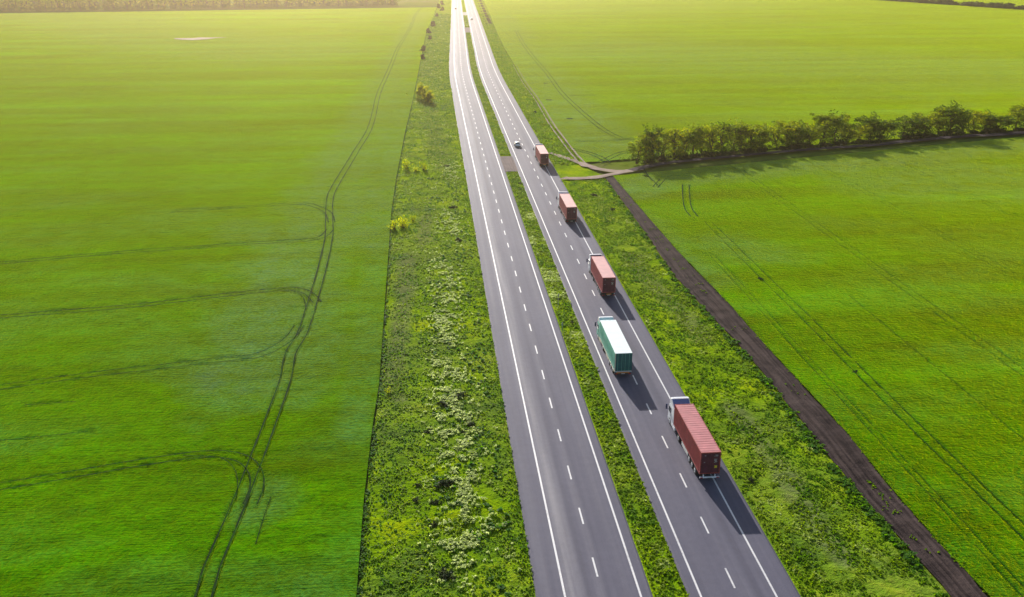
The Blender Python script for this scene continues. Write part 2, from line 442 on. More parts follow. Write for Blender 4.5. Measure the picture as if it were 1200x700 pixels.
flines = [(GP([(605, 36), (611, 48.6), (623, 65.7), (640, 85.7), (657, 108.6), (674, 125.7), (697, 145.7), (717, 159), (733, 165), (742, 165)]), 0.9, 0.2),
    (GP([(742, 164), (722, 166), (700, 167), (672, 167)]), 0.9, 0.3), (GP([(667, 113.5), (680, 113), (700, 113)]), 0.6, 0.3),
    (GP([(742, 179), (725, 182), (708, 190), (700, 194)]), 0.9, 0.3), (GP([(668, 176), (690, 181), (705, 187), (712, 193)]), 0.9, 0.3),
    (GP([(637, 99), (645, 99)]), 0.5, 0.6), (GP([(640, 118.5), (650, 118.5)]), 0.5, 0.8), (GP([(664, 140.5), (671, 140.5)]), 0.6, 0.9)]

def offset(P, d):
    T = np.gradient(P, axis=0); T /= (np.linalg.norm(T, axis=1)[:, None] + 1e-9)
    return P + d * np.stack([-T[:, 1], T[:, 0]], -1)

RUTS_L = [q for q in lines]
def trench(lst, depth):
    P = []
    for c, hg, wd in lst:
        sp = spline(c, 6.0)
        for s in ((-1, 1) if hg else (0,)): P.append((offset(sp, s * hg), wd))
    def fn(X, Y):
        d = np.zeros_like(X)
        near = Y < 330
        xs, yy = X[near], Y[near]
        r = np.zeros_like(xs)
        for q, wd in P:
            lo, hi = q.min(0) - 1.5, q.max(0) + 1.5
            m = (xs > lo[0]) & (xs < hi[0]) & (yy > lo[1]) & (yy < hi[1])
            if m.any():
                r[m] = np.maximum(r[m], np.clip(1.7 - dist_poly(xs[m], yy[m], q) / (wd * 0.75), 0, 1))
        d[near] = -depth * r
        return d
    return fn

patch('crop_field_west', Ll, Lr, 620, M['crop'], 0.30, 1.9, 3, bluefn(blue_l, 21, 0.35), z0=0.22, lay=trench(lines, 0.28))

# dark farm track edges (traced)
TL = GP([(709, 209), (741.7, 253.7), (793, 327.5), (841, 379), (875.5, 416.6), (903.6, 450), (957, 518), (1003.6, 575), (1050, 628.6), (1114, 700)])
TR = GP([(719.4, 209), (762, 259), (798, 300), (851.5, 355), (906, 416.6), (937.5, 450), (992.9, 510.7), (1050, 582), (1100, 639), (1157, 700)])
TL = np.vstack([TL, [TL[-1][0] - 1, 20]]); TR = np.vstack([TR, [TR[-1][0] - 1, 20]])
PATH_TREES = GP([(644.7, 181), (656, 184.6), (669, 189), (680.8, 193.3), (687, 196), (698, 199), (710, 201.5), (722, 203), (739, 201.8), (757, 197.4), (780, 193.2), (820, 188.5), (850, 185.8), (910, 180), (970, 175.3), (1020, 172), (1080, 165.5), (1140, 160.5), (1200, 157)])
PATH_TREES = np.vstack([PATH_TREES, PATH_TREES[-1] + (PATH_TREES[-1] - PATH_TREES[-4]) * 2.5])
A0 = PATH_TREES[7]; A1 = PATH_TREES[-1]
# near right field
nv = 520
yl = geo(24, 243, nv)
Rl = interp_curve(TR, yl)
yr_ = geo(24, A1[1], nv)
Rr = np.stack([np.interp(yr_, [24, A1[1]], [100, A1[0]]), yr_], -1)
# top edge follows the tree track: blend curve end rows towards it
blue_r = [(GP([(735, 225), (790, 208), (850, 203), (950, 196), (1060, 186), (1200, 172)]), 9.0, 0.95),
          (GP([(750, 250), (790, 300), (830, 330)]), 4.0, 0.55), (GP([(1060, 215), (1140, 205), (1200, 225)]), 16.0, 0.65),
          (GP([(850, 290), (900, 300)]), 7.0, 0.5)]
patch('crop_field_east', Rl, Rr, 560, M['crop'], 0.30, 1.9, 11, bluefn(blue_r, 33, 0.2), z0=0.20, lay=trench(rlines, 0.28))
# far right field
FB = GP([(681, 192), (677, 186), (666, 171), (645.7, 146), (628.6, 117), (614, 97), (603, 77), (591, 57), (582, 38), (575, 20), (566, 0)])
FB = np.vstack([FB, [FB[-1][0] + 12, 1700]])
nv = 420
yl = geo(FB[0][1], 1250, nv); Fl = interp_curve(FB, yl)
tt = (yl - yl[0]) / (yl[-1] - yl[0])
Fr = np.stack([A1[0] + (1500 - A1[0]) * tt, A1[1] + 1.5 + (1300 - A1[1]) * tt], -1)
blue_f = [(GP([(585, 20), (620, 85), (660, 130), (700, 175)]), 16.0, 0.85), (GP([(760, 60), (950, 75), (1200, 85)]), 70.0, 0.75),
          (GP([(720, 185), (800, 180)]), 9, 0.6), (GP([(600, 10), (800, 5)]), 120, 0.5)]
patch('crop_field_beyond_trees', Fl, Fr, 460, M['crop_far'], 0.3, 2.4, 15, bluefn(blue_f, 41, 0.35), z0=0.2, lay=trench(flines, 0.28))

# carriageways
E1, L1, R1, E2 = 8.83, 11.43, 18.86, 19.85
E3, L2, R2, E4 = 23.72, 24.72, 32.11, 34.30
rows = np.concatenate([np.arange(20, 420, 8.0), np.arange(420, 1700, 8.0)])
def road(name, a, b, mat):
    cs = [(a - 0.45, -0.10), (a, 0.10), ((a + b) / 2, 0.14), (b, 0.10), (b + 0.45, -0.10)]
    off = bend(rows); V = []; UV = []
    for Y, o in zip(rows, off):
        for (x, z) in cs: V.append((x + o, Y, z)); UV.append((x - a, Y))
    nc = len(cs); n = len(rows)
    i = np.arange(n - 1)[:, None] * nc + np.arange(nc - 1)[None]
    F = np.stack([i, i + 1, i + nc + 1, i + nc], -1).reshape(-1, 4)
    return tag(mesh_np(name, np.array(V), F, mat, uv=np.array(UV)), kind='structure')
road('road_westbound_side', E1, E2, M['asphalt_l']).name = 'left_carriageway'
road('road_eastbound_side', E3, E4, M['asphalt_r']).name = 'right_carriageway'
def zroad(x, a, b): return 0.10 + 0.04 * (1 - abs(x - (a + b) / 2) / ((b - a) / 2))
def markings(name, a, b, sol, dash, phase):
    V = []; F = []
    def strip(x, wd, y0, y1, step=8.0):
        yy = np.linspace(y0, y1, max(2, int((y1 - y0) / step) + 1)); o = bend(yy)
        base = len(V)
        for Y, oo in zip(yy, o):
            V.append((x - wd / 2 + oo, Y, zroad(x - wd / 2, a, b) + 0.005)); V.append((x + wd / 2 + oo, Y, zroad(x + wd / 2, a, b) + 0.005))
        for k in range(len(yy) - 1): F.append((base + 2 * k, base + 2 * k + 1, base + 2 * k + 3, base + 2 * k + 2))
    for x in sol: strip(x, 0.21, 20, 1690)
    y = phase
    while y < 1200:
        strip(dash, 0.19, y - 1.55, y + 1.55); y += 9.0
    return tag(mesh_np(name, np.array(V), np.array(F), M['paint']), kind='structure')
markings('left_road_markings', E1, E2, (L1, R1), 15.13, 75.6 - 45)
markings('right_road_markings', E3, E4, (L2, R2), 28.41, 72.7 - 45)

# verges
ys = geo(40, 1300, 620)
def roadedge(x): return np.stack([x + bend(ys), ys], -1)
Lr2 = interp_curve(LB, ys)
grey_l = [(GP([(478, 300), (475, 340), (470, 380), (462, 420), (455, 455), (470, 470)]), 1.7, 0.9), (GP([(500, 255), (495, 285)]), 2.0, 0.9), (GP([(492, 60), (500, 90)]), 6.0, 0.6),
          (GP([(500, 120), (515, 175), (520, 200)]), 3.0, 0.6)]
patch('left_verge', Lr2 + [[0.25, 0]], roadedge(E1 - 0.15), 70, M['verge'], 0.40, 1.3, 51, bluefn(grey_l, 61, 0.4), z0=0.0, edge=0.8)
def gaps(X, Y):
    d = np.zeros_like(X)
    for a, b in ((251.5, 271.5), (700, 745), (880, 925)): d = d - 0.55 * np.clip((Y - a + 1.0) / 1.5, 0, 1) * np.clip((b + 1.0 - Y) / 1.5, 0, 1)
    return d
patch('median_verge', roadedge(E2 + 0.12), roadedge(E3 - 0.12), 18, M['verge'], 0.35, 1.2, 52, bluefn([], 62, 0.3), z0=0.0, edge=0.6, lay=gaps)
grey_r = [(GP([(735, 300), (760, 330), (800, 370), (825, 400)]), 2.0, 0.8), (GP([(860, 480), (920, 560), (960, 620), (990, 660)]), 1.6, 0.8), (GP([(700, 230), (715, 260)]), 1.5, 0.5)]
ysr = geo(40, 243, 360)
re = np.stack([E4 + 0.15 + bend(ysr), ysr], -1)
patch('right_verge', re, interp_curve(TL, ysr) + [[0.3, 0]], 60, M['verge'], 0.40, 1.3, 53, bluefn(grey_r, 63, 0.4), z0=0.0, edge=0.8)
ysf = geo(243, 1600, 300)
patch('far_right_verge', np.stack([E4 + 0.15 + bend(ysf), ysf], -1), interp_curve(np.vstack([[TL[0][0] + 0.3, 243], FB]), ysf), 40, M['verge'], 0.35, 1.5, 54, bluefn([], 64, 0.5), z0=0.0, edge=0.8)

# ribbons of soil
def ribbon(name, P, wd, mat, z, step=1.5, jit=0.12, edges=None, seed=0, nc=5, crown=0.0):
    if edges is not None:
        A, B = edges
        n = max(len(A), len(B))
    else:
        sp = spline(P, step); T = np.gradient(sp, axis=0); T /= np.linalg.norm(T, axis=1)[:, None] + 1e-9
        N = np.stack([-T[:, 1], T[:, 0]], -1)
        s = np.arange(len(sp))
        w_ = np.interp(s / max(1, len(sp) - 1), np.linspace(0, 1, len(wd)), wd) if isinstance(wd, (list, tuple)) else np.full(len(sp), wd)
        ja = 1 + jit * 2 * (vnoise(s * 0.45, s * 0 + 3.3, seed) - 0.5); jb = 1 + jit * 2 * (vnoise(s * 0.45, s * 0 + 9.1, seed + 5) - 0.5)
        A = sp - N * (w_ * ja / 2)[:, None]; B = sp + N * (w_ * jb / 2)[:, None]
    n = len(A); mid = (A + B) / 2
    L = np.concatenate([[0], np.cumsum(np.linalg.norm(np.diff(mid, axis=0), axis=1))])
    V = []; UV = []
    for k in range(nc):
        t = k / (nc - 1); q = A * (1 - t) + B * t
        zz = z + crown * (1 - (2 * t - 1) ** 2)
        V.append(np.concatenate([q, np.full((n, 1), zz)], 1)); UV.append(np.stack([np.full(n, t), L], -1))
    V = np.stack(V, 1).reshape(-1, 3); UV = np.stack(UV, 1).reshape(-1, 2)
    i = np.arange(n - 1)[:, None] * nc + np.arange(nc - 1)[None]
    return V, np.stack([i, i + 1, i + nc + 1, i + nc], -1).reshape(-1, 4), UV
def join_np(name, parts, mat, kind='structure'):
    Vs, Fs, Us, b = [], [], [], 0
    for V, F, U in parts: Vs.append(V); Fs.append(F + b); Us.append(U); b += len(V)
    return tag(mesh_np(name, np.vstack(Vs), np.vstack(Fs), mat, uv=np.vstack(Us)), kind=kind)

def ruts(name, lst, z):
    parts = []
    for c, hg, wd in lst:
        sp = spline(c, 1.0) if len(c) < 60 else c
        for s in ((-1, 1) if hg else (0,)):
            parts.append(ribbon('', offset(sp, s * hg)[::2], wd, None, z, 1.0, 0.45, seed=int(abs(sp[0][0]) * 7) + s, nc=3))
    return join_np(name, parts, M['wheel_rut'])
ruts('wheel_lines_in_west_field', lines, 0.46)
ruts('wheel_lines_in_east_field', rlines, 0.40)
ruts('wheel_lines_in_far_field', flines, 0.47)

yt = geo(20, 243, 400)
a = interp_curve(TL, yt); b = interp_curve(TR, yt)
a[:, 0] += 0.25 * (vnoise(yt * 0.6, yt * 0, 71) - 0.5); b[:, 0] += 0.9 * (fbm(yt * 0.25, yt * 0, 72) - 0.5)
V, F, U = ribbon('', None, None, None, 0.0, edges=(a, b), nc=14)
V[:, 2] = 0.12 + 0.16 * fbm(V[:, 0] * 1.3, V[:, 1] * 0.15, 73) + 0.10 * fbm(V[:, 0] * 1.1, V[:, 1] * 1.1, 74)
join_np('dark_farm_track', [(V, F, U)], M['black_soil'])
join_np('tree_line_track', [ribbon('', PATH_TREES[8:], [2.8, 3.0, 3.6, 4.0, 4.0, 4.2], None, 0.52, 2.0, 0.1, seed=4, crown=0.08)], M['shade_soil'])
pB = GP([(660, 210.5), (664, 211), (675, 211), (696, 210), (710, 208), (721.7, 205.2), (733, 202.9), (750, 199.5)])
flare = ribbon('', GP([(652, 203), (655, 209), (660, 218), (664, 224)]), [0.5, 2.6, 2.2, 0.4], None, 0.46, 1.0, 0.2, seed=5)
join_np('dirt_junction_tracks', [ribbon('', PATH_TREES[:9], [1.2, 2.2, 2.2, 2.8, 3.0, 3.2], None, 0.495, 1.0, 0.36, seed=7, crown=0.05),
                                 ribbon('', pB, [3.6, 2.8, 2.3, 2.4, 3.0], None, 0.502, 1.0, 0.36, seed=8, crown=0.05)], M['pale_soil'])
pC = GP([(684, 194), (679, 189.5), (669, 178), (657, 162), (645.7, 146), (628.6, 117), (614, 97), (603, 77)])
join_np('field_edge_wheel_track', [ribbon('', offset(spline(pC, 1.0), s * 0.8)[::2], [0.5, 0.45, 0.3, 0.22, 0.15], None, 0.5, 1.0, 0.5, seed=9 + s) for s in (-1, 1)], M['pale_soil'])
join_np('bare_sand_patch', [ribbon('', np.array([(-176, 666.), (-170, 662), (-160, 662.5), (-150, 667), (-142, 671)]), [2, 12, 17, 12, 4, 1], None, 0.62, 2.0, 0.35, seed=12)], M['sand'])
# crossovers through the median
def crossover(name, y0, y1, mat):
    yy = np.linspace(y0, y1, 12); o = bend(yy)
    a = np.stack([E2 + 0.0 + o, yy], -1); b = np.stack([E3 + o, yy], -1)
    join_np(name, [ribbon('', None, None, None, 0.085, edges=(a, b), nc=6, crown=0.04)], mat)
M['brown_tar'] = soil_mat('worn brown tarmac', (0.19, 0.155, 0.145), (0.27, 0.22, 0.20), None)
crossover('median_crossover', 251.5, 271.5, M['brown_tar'])
M['pale_gravel'] = soil_mat('pale gravel', (0.5, 0.44, 0.40), (0.62, 0.56, 0.5), None)
crossover('far_median_crossover', 880, 925, M['pale_gravel'])
crossover('far_median_dirt', 700, 745, M['brown_tar'])

# ------------------------------------------------------------------ wild grass and weeds (uncountable)
def tufts(name, P, size, hue, label_kind='stuff', blades=6, z=0.15, spread=0.32, parent=None, wide=0.16):
    n = len(P); k = blades
    base = np.repeat(P, k, 0); sz = np.repeat(size, k); hu = np.clip(np.repeat(hue, k) + rng.normal(0, .07, n * k), 0, 1)
    ang = rng.uniform(0, 2 * np.pi, n * k); lean = rng.uniform(0.15, 1.0, n * k)
    r = rng.uniform(0, 1, n * k) * sz * spread * 1.5
    a2 = rng.uniform(0, 2 * np.pi, n * k)
    bx = base[:, 0] + np.cos(a2) * r; by = base[:, 1] + np.sin(a2) * r
    zz = np.full(n * k, z) if np.isscalar(z) else np.repeat(z, k)
    h = sz * rng.uniform(.5, 1.1, n * k); wv = sz * wide * rng.uniform(.7, 1.4, n * k) + 0.03
    dx, dy = np.cos(ang), np.sin(ang)
    px, py = -dy * wv, dx * wv
    p0 = np.stack([bx - px, by - py, zz], -1); p1 = np.stack([bx + px, by + py, zz], -1)
    mx, my = bx + dx * h * lean * .45, by + dy * h * lean * .45
    p2 = np.stack([mx + px, my + py, zz + h * .75], -1); p3 = np.stack([mx - px, my - py, zz + h * .75], -1)
    tx, ty = bx + dx * h * lean * 1.1, by + dy * h * lean * 1.1
    zt = zz + h * (1.05 - 0.45 * lean)
    p4 = np.stack([tx + px * .4, ty + py * .4, zt], -1); p5 = np.stack([tx - px * .4, ty - py * .4, zt], -1)
    V = np.stack([p0, p1, p2, p3, p4, p5], 1).reshape(-1, 3)
    i = np.arange(n * k)[:, None] * 6
    F = np.concatenate([i + [0, 1, 2, 3], i + [3, 2, 4, 5]], 0)
    return mesh_np(name, V, F, M['tuft'], {'hue': np.repeat(hu, 6)}, parent=parent)

def scatter(n, y0, y1, xl, xr, pw=1.7):
    # more near, fewer far (they are larger there)
    t = rng.uniform(0, 1, n); y = y0 * (y1 / y0) ** (t ** 1.0)
    u = rng.uniform(0, 1, n)
    a, b = xl(y), xr(y)
    return np.stack([a + (b - a) * u, y], -1), u
def lbx(y): return np.interp(y, *zip(*sorted([(q[1], q[0]) for q in LB.tolist()])))
def tlx(y): return np.interp(y, *zip(*sorted([(q[1], q[0]) for q in TL.tolist()])))
def trx(y): return np.interp(y, *zip(*sorted([(q[1], q[0]) for q in TR.tolist()])))
def fbx(y): return np.interp(y, *zip(*sorted([(q[1], q[0]) for q in FB.tolist()])))

P, u = scatter(60000, 55, 900, lambda y: lbx(y) + 0.3, lambda y: E1 - 0.30 + bend(y))
nz = fbm(P[:, 0] / 5, P[:, 1] / 7, 81, 4); hue = 0.05 + 1.0 * fbm(P[:, 0] / 2.2, P[:, 1] / 3, 82, 4) + rng.normal(0, .07, len(P))
keep = nz > 0.30
P, u, hue = P[keep], u[keep], hue[keep]
sz = (0.10 + 0.20 * rng.uniform(0, 1, len(P)) ** 3) * (0.8 + P[:, 1] / 380)
tag(tufts('verge_grass', P, sz, hue), 'mixed yellow green and dark green wild grass on the verge left of the road', 'grass', kind='stuff')

# pale flowering weeds in drifts down the left verge
drift = GP([(528, 200), (526, 262), (534, 268), (520, 320), (526, 350), (519, 372), (524, 400), (520, 435), (536, 455), (532, 480), (527, 505), (540, 530), (535, 520), (545, 580), (548, 620), (535, 632)])
Q = []
for k, q in enumerate(drift):
    m_ = int(200 + rng.integers(0, 260)); sdx = 1.15 + rng.uniform(0, .5); sdy = 3.2 + q[1] / 60
    Q.append(np.stack([rng.normal(q[0], sdx, m_), rng.normal(q[1], sdy, m_)], -1))
Q = np.vstack(Q); ok = fbm(Q[:, 0] / 1.1, Q[:, 1] / 1.3, 91, 3) > 0.50; Q = Q[ok]
tag(tufts('pale_weeds', Q, 0.15 + 0.22 * rng.uniform(0, 1, len(Q)), 0.86 + 0.30 * rng.uniform(0, 1, len(Q)), blades=7, wide=0.22, z=0.25), 'drifts of pale cream green flowering weeds on the left verge', 'weeds', kind='stuff')
# bluish docks
Q, u = scatter(1700, 60, 600, lambda y: lbx(y) + 8 + 0 * y, lambda y: E1 - 1.8 + bend(y))
ok = fbm(Q[:, 0] / 2.5, Q[:, 1] / 6, 95, 3) > 0.52; Q = Q[ok]
tag(tufts('broadleaf_weeds', Q, 0.22 + 0.22 * rng.uniform(0, 1, len(Q)), 0.05 + 0.12 * rng.uniform(0, 1, len(Q)), blades=8, wide=0.3, z=0.15), 'dark blue green broadleaf weeds on the left verge', 'weeds', kind='stuff')
# rough fringe on the field border
yy = geo(55, 700, 1500); Q = np.stack([lbx(yy) + rng.normal(0.2, .22, 1500), yy], -1)
ok = fbm(yy / 3, yy * 0, 97, 3) > 0.42; Q = Q[ok]
tag(tufts('field_border_weeds', Q, 0.15 + 0.2 * rng.uniform(0, 1, len(Q)), 0.02 + 0.2 * rng.uniform(0, 1, len(Q)), blades=6, wide=0.25, z=0.05), 'thin dark weedy line along the edge of the left field', 'weeds', kind='stuff')

P, u = scatter(16000, 55, 900, lambda y: E2 + 0.35 + bend(y), lambda y: E3 - 0.35 + bend(y))
ok = ~(((P[:, 1] > 250) & (P[:, 1] < 273)) | ((P[:, 1] > 695) & (P[:, 1] < 750)) | ((P[:, 1] > 875) & (P[:, 1] < 930))); P = P[ok]
hue = 0.16 + 0.85 * fbm(P[:, 0] / 1.6, P[:, 1] / 3, 84, 3)
for yc, hw in ((131, 5.0), (164, 4), (153, 4), (186, 3.5), (205, 4), (60, 4)):
    m_ = np.abs(P[:, 1] - yc) < hw; hue[m_] += 0.25
tag(tufts('median_grass', P, (0.11 + 0.21 * rng.uniform(0, 1, len(P)) ** 3) * (0.8 + P[:, 1] / 380), hue, wide=0.2), 'rough yellow green grass and weeds on the strip between the carriageways', 'grass', kind='stuff')

P, u = scatter(30000, 55, 242, lambda y: E4 + 0.40 + bend(y), lambda y: tlx(y) - 0.4)
nz = fbm(P[:, 0] / 4, P[:, 1] / 5, 86, 4); hue = 0.05 + 1.0 * fbm(P[:, 0] / 2.2, P[:, 1] / 3, 87, 4); ok = nz > 0.30
P, hue = P[ok], hue[ok]
tag(tufts('right_verge_grass', P, (0.10 + 0.20 * rng.uniform(0, 1, len(P)) ** 3) * (0.8 + P[:, 1] / 380), hue), 'mottled wild grass between the right carriageway and the dark farm track', 'grass', kind='stuff')
P, u = scatter(5000, 258, 900, lambda y: E4 + 0.40 + bend(y), lambda y: fbx(y) - 0.2)
tag(tufts('far_right_verge_grass', P, 0.3 + 0.4 * rng.uniform(0, 1, len(P)), 0.3 + 0.5 * fbm(P[:, 0] / 2.2, P[:, 1] / 3, 88, 3)), 'distant wild grass on the right verge beyond the dirt junction', 'grass', kind='stuff')
# hedge-bottom weeds on the left edge of the dark track, and grass down its middle
yy = geo(55, 238, 1700); Q = np.stack([tlx(yy) - 0.70 + rng.normal(0, .32, 1700), yy], -1)
ok = fbm(yy / 1.5, yy * 0, 98, 3) > 0.44; Q = Q[ok]
tag(tufts('track_side_weeds', Q, 0.22 + 0.32 * rng.uniform(0, 1, len(Q)), 0.08 + 0.34 * rng.uniform(0, 1, len(Q)), blades=8, wide=0.28, z=0.1), 'tall blue green weeds along the left edge of the dark farm track', 'weeds', kind='stuff')
cm = GP([(1018, 566), (1032, 583), (1046, 602), (1060, 622), (1075, 640)]); sp = spline(cm, 0.12)
Q = sp + rng.normal(0, .16, sp.shape); Q = Q[fbm(sp[:, 1] / 0.9, sp[:, 1] * 0, 99, 2) > 0.45]
ym = rng.uniform(60, 235, 500); Q2 = np.stack([(tlx(ym) * .42 + trx(ym) * .58) + rng.normal(0, .5, 500), ym], -1); Q2 = Q2[fbm(ym / 3, ym * 0, 100, 2) > 0.72]
yb = geo(55, 240, 700); Q3 = np.stack([trx(yb) + 0.25 + rng.normal(0, .22, 700), yb], -1)
Q = np.vstack([Q, Q2, Q3])
tag(tufts('track_grass', Q, 0.09 + 0.12 * rng.uniform(0, 1, len(Q)), 0.35 + 0.3 * rng.uniform(0, 1, len(Q)), blades=6, wide=0.2, z=0.25), 'sparse green grass growing in the dark farm track', 'grass', kind='stuff')

# ------------------------------------------------------------------ trees and bushes
def leaf_cloud(C, n_each, rad, leaf, hue, sq=0.8):
    """C cluster centres (k,3); returns V, F, hue"""
    k = len(C); N = k * n_each
    c = np.repeat(C, n_each, 0); d = rng.normal(0, 1, (N, 3)); d /= np.linalg.norm(d, axis=1)[:, None]
    rr = np.repeat(rad, n_each) * rng.uniform(.25, 1, N) ** .5
    p = c + d * rr[:, None] * [1, 1, sq]
    a = rng.normal(0, 1, (N, 3)); a /= np.linalg.norm(a, axis=1)[:, None]
    b = np.cross(a, rng.normal(0, 1, (N, 3))); b /= np.linalg.norm(b, axis=1)[:, None]
    s = (leaf * rng.uniform(.5, 1.3, N))[:, None]
    a, b = a * s, b * s * .6
    V = np.stack([p - a, p - b * .9, p + a, p + b], 1).reshape(-1, 3)
    F = np.arange(N * 4).reshape(-1, 4)
    h = np.repeat(np.repeat(hue, n_each) + rng.normal(0, .06, N), 4)
    return V, F, np.clip(h, 0, 1)

def limb(V, F, a, b, r0, r1, sides=6):
    a, b = np.array(a, float), np.array(b, float); d = b - a; L = np.linalg.norm(d); d /= L
    x = np.cross(d, [0.3, 1, 0.1]); x /= np.linalg.norm(x); y = np.cross(d, x); base = len(V)
    for p, r in ((a, r0), (b, r1)):
        for k in range(sides):
            t = 2 * np.pi * k / sides; V.append(p + (x * np.cos(t) + y * np.sin(t)) * r)
    for k in range(sides): F.append((base + k, base + (k + 1) % sides, base + sides + (k + 1) % sides, base + sides + k))

def tree_meshes(kind, h=11.0, spread=3.4, bare=0.3, n_leaf=34, nclump=60, leaf=0.28, huec=0.5):
    V, F = [], []; tips = []
    nst = rng.integers(1, 3)
    for s in range(nst):
        x0, y0 = rng.normal(0, .25, 2); p = np.array([x0, y0, -0.2]); r = 0.26 / (1 + .4 * s)
        segs = 6; top = h * rng.uniform(.75, .95)
        lean = rng.normal(0, .10, 2)
        pts = [p]
        for k in range(1, segs + 1):
            q = np.array([x0 + lean[0] * k * top / segs + rng.normal(0, .2), y0 + lean[1] * k * top / segs + rng.normal(0, .2), top * k / segs]); pts.append(q)
        for k in range(segs):
            limb(V, F, pts[k], pts[k + 1], r * (1 - k / segs * .8), r * (1 - (k + 1) / segs * .8))
        for k in range(16):
            t = rng.uniform(.22, .95); i = int(t * segs); q = pts[i] + (pts[min(i + 1, segs)] - pts[i]) * (t * segs - i)
            a = rng.uniform(0, 2 * np.pi); ln = spread * rng.uniform(.5, 1.0) * (1.15 - abs(t - .5) * .8)
            e = q + np.array([np.cos(a) * ln, np.sin(a) * ln, ln * rng.uniform(.35, .9)])
            e[2] = min(e[2], h)
            m = (q + e) / 2 + rng.normal(0, .2, 3)
            limb(V, F, q, m, .075, .05, 4); limb(V, F, m, e, .05, .02, 4); tips += [e, m, m * .4 + e * .6]
            for _ in range(4):
                e2 = e + rng.normal(0, 1, 3) * [.8, .8, .7]; limb(V, F, m * .5 + e * .5, e2, .028, .012, 3); tips.append(e2)
    tips = np.array(tips); idx = rng.choice(len(tips), min(nclump, len(tips)), replace=False)
    C = tips[idx] + rng.normal(0, .25, (len(idx), 3))
    hue = np.clip(huec + rng.normal(0, .16, len(C)), 0, 1)
    # undergrowth round the foot
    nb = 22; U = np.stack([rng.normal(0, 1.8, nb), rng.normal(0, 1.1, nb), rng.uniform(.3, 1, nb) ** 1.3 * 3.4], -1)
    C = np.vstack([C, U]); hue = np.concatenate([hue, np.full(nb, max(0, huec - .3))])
    LV, LF, H = leaf_cloud(C, n_leaf, rng.uniform(.55, 1.1, len(C)), leaf, hue)
    return (np.array(V), F), (LV, LF, H)

def fmesh(name, V, F, mat, parent, attrs=None):
    me = bpy.data.meshes.new(name)
    me.from_pydata([tuple(v) for v in V], [], [tuple(f) for f in F]); me.materials.append(mat)
    o = bpy.data.objects.new(name, me); COL.objects.link(o); o.parent = parent
    return o
def make_tree(name, mat, **kw):
    (TV, TF), (LV, LF, H) = tree_meshes(name, **kw)
    root = empty(name, (0, 0, 0))
    fmesh('trunk', TV, TF, M['bark'], root)
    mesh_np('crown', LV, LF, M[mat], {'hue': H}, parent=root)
    return root

ORD = ['first', 'second', 'third', 'fourth', 'fifth', 'sixth', 'seventh', 'eighth', 'ninth', 'tenth', 'eleventh', 'twelfth', 'thirteenth', 'fourteenth', 'fifteenth', 'sixteenth', 'seventeenth', 'eighteenth', 'nineteenth', 'twentieth']
ORD += ['twenty-' + q for q in ORD[:9]] + ['thirtieth'] + ['thirty-' + q for q in ORD[:9]] + ['fortieth'] + ['forty-' + q for q in ORD[:9]] + ['fiftieth']
airy = [make_tree('roadside_tree', 'leaf_tree', h=11, spread=3.0, n_leaf=20, nclump=70, huec=hc) for hc in (.62, .72, .55)]
dense = [make_tree('roadside_tree', 'leaf_tree', h=10.5, spread=3.6, n_leaf=30, nclump=110, huec=hc) for hc in (.30, .42)]
protos = airy + dense
# (base x px, top y px, prototype, width scale)
def track_y(x): return float(np.interp(x, [730, 790, 850, 910, 970, 1020, 1080, 1140, 1200, 1300], [197, 189, 184, 178, 173, 170, 163.5, 158.5, 155, 149]))
row = [(748, 158, 1, .8), (757, 152, 0, .8), (766, 146, 3, .75), (777, 149, 1, .8), (790, 147, 0, .9), (801, 151, 4, .8), (811, 147, 2, .8), (822, 145, 0, .85),
       (834, 144, 1, .8), (846, 141, 0, 1.0), (857, 144, 1, .9), (869, 144, 2, .95), (880, 145, 4, 1.0), (890, 150, 3, .85),
       (910, 146, 1, .9), (922, 141, 4, 1.05), (934, 146, 3, .95), (947, 144, 0, .9), (963, 137, 1, 1.0), (976, 131, 4, 1.15), (991, 142, 0, .9), (1005, 145, 1, .8),
       (1019, 135, 3, 1.05), (1031, 139, 4, .9), (1056, 139, 2, .9), (1069, 136, 3, 1.1), (1084, 132, 4, 1.05), (1098, 128, 2, 1.0), (1113, 122, 3, 1.15), (1127, 129, 2, .9), (1141, 128, 0, .95),
       (1155, 132, 3, 1.0), (1167, 135, 4, .95), (1188, 124, 2, 1.0), (1203, 123, 3, 1.1), (1222, 120, 4, 1.1)]
used = set()
words = {0: 'airy light green tree with bare branches showing', 1: 'thin yellow green tree in new leaf', 2: 'open brownish green tree', 3: 'dense dark green tree', 4: 'full olive green tree'}
for i, (px, ty, k, ws) in enumerate(row):
    by = track_y(px) - 2.2 - (i * 37 % 4) * 0.9
    X, Y = G(px, by)
    # height from the top's photo position at the same distance
    dcam = (Y * math.cos(_y) + X * math.sin(_y))
    tanv = (350 - ty) / FPX
    zt = CAM_H + dcam * (tanv * CP - SP) / (CP + tanv * SP)
    sc = zt / 11.0
    o = protos[k] if k not in used else copy_tree(protos[k]); used.add(k)
    o.location = (X, Y, 0.25); o.scale = (ws * 1.25, ws * 1.15, sc); o.rotation_euler = (0, 0, i * 2.1)
    tag(o, words[k] + ', ' + ORD[i] + ' from the left in the tree row', 'tree', 'trees in the row across the right fields')

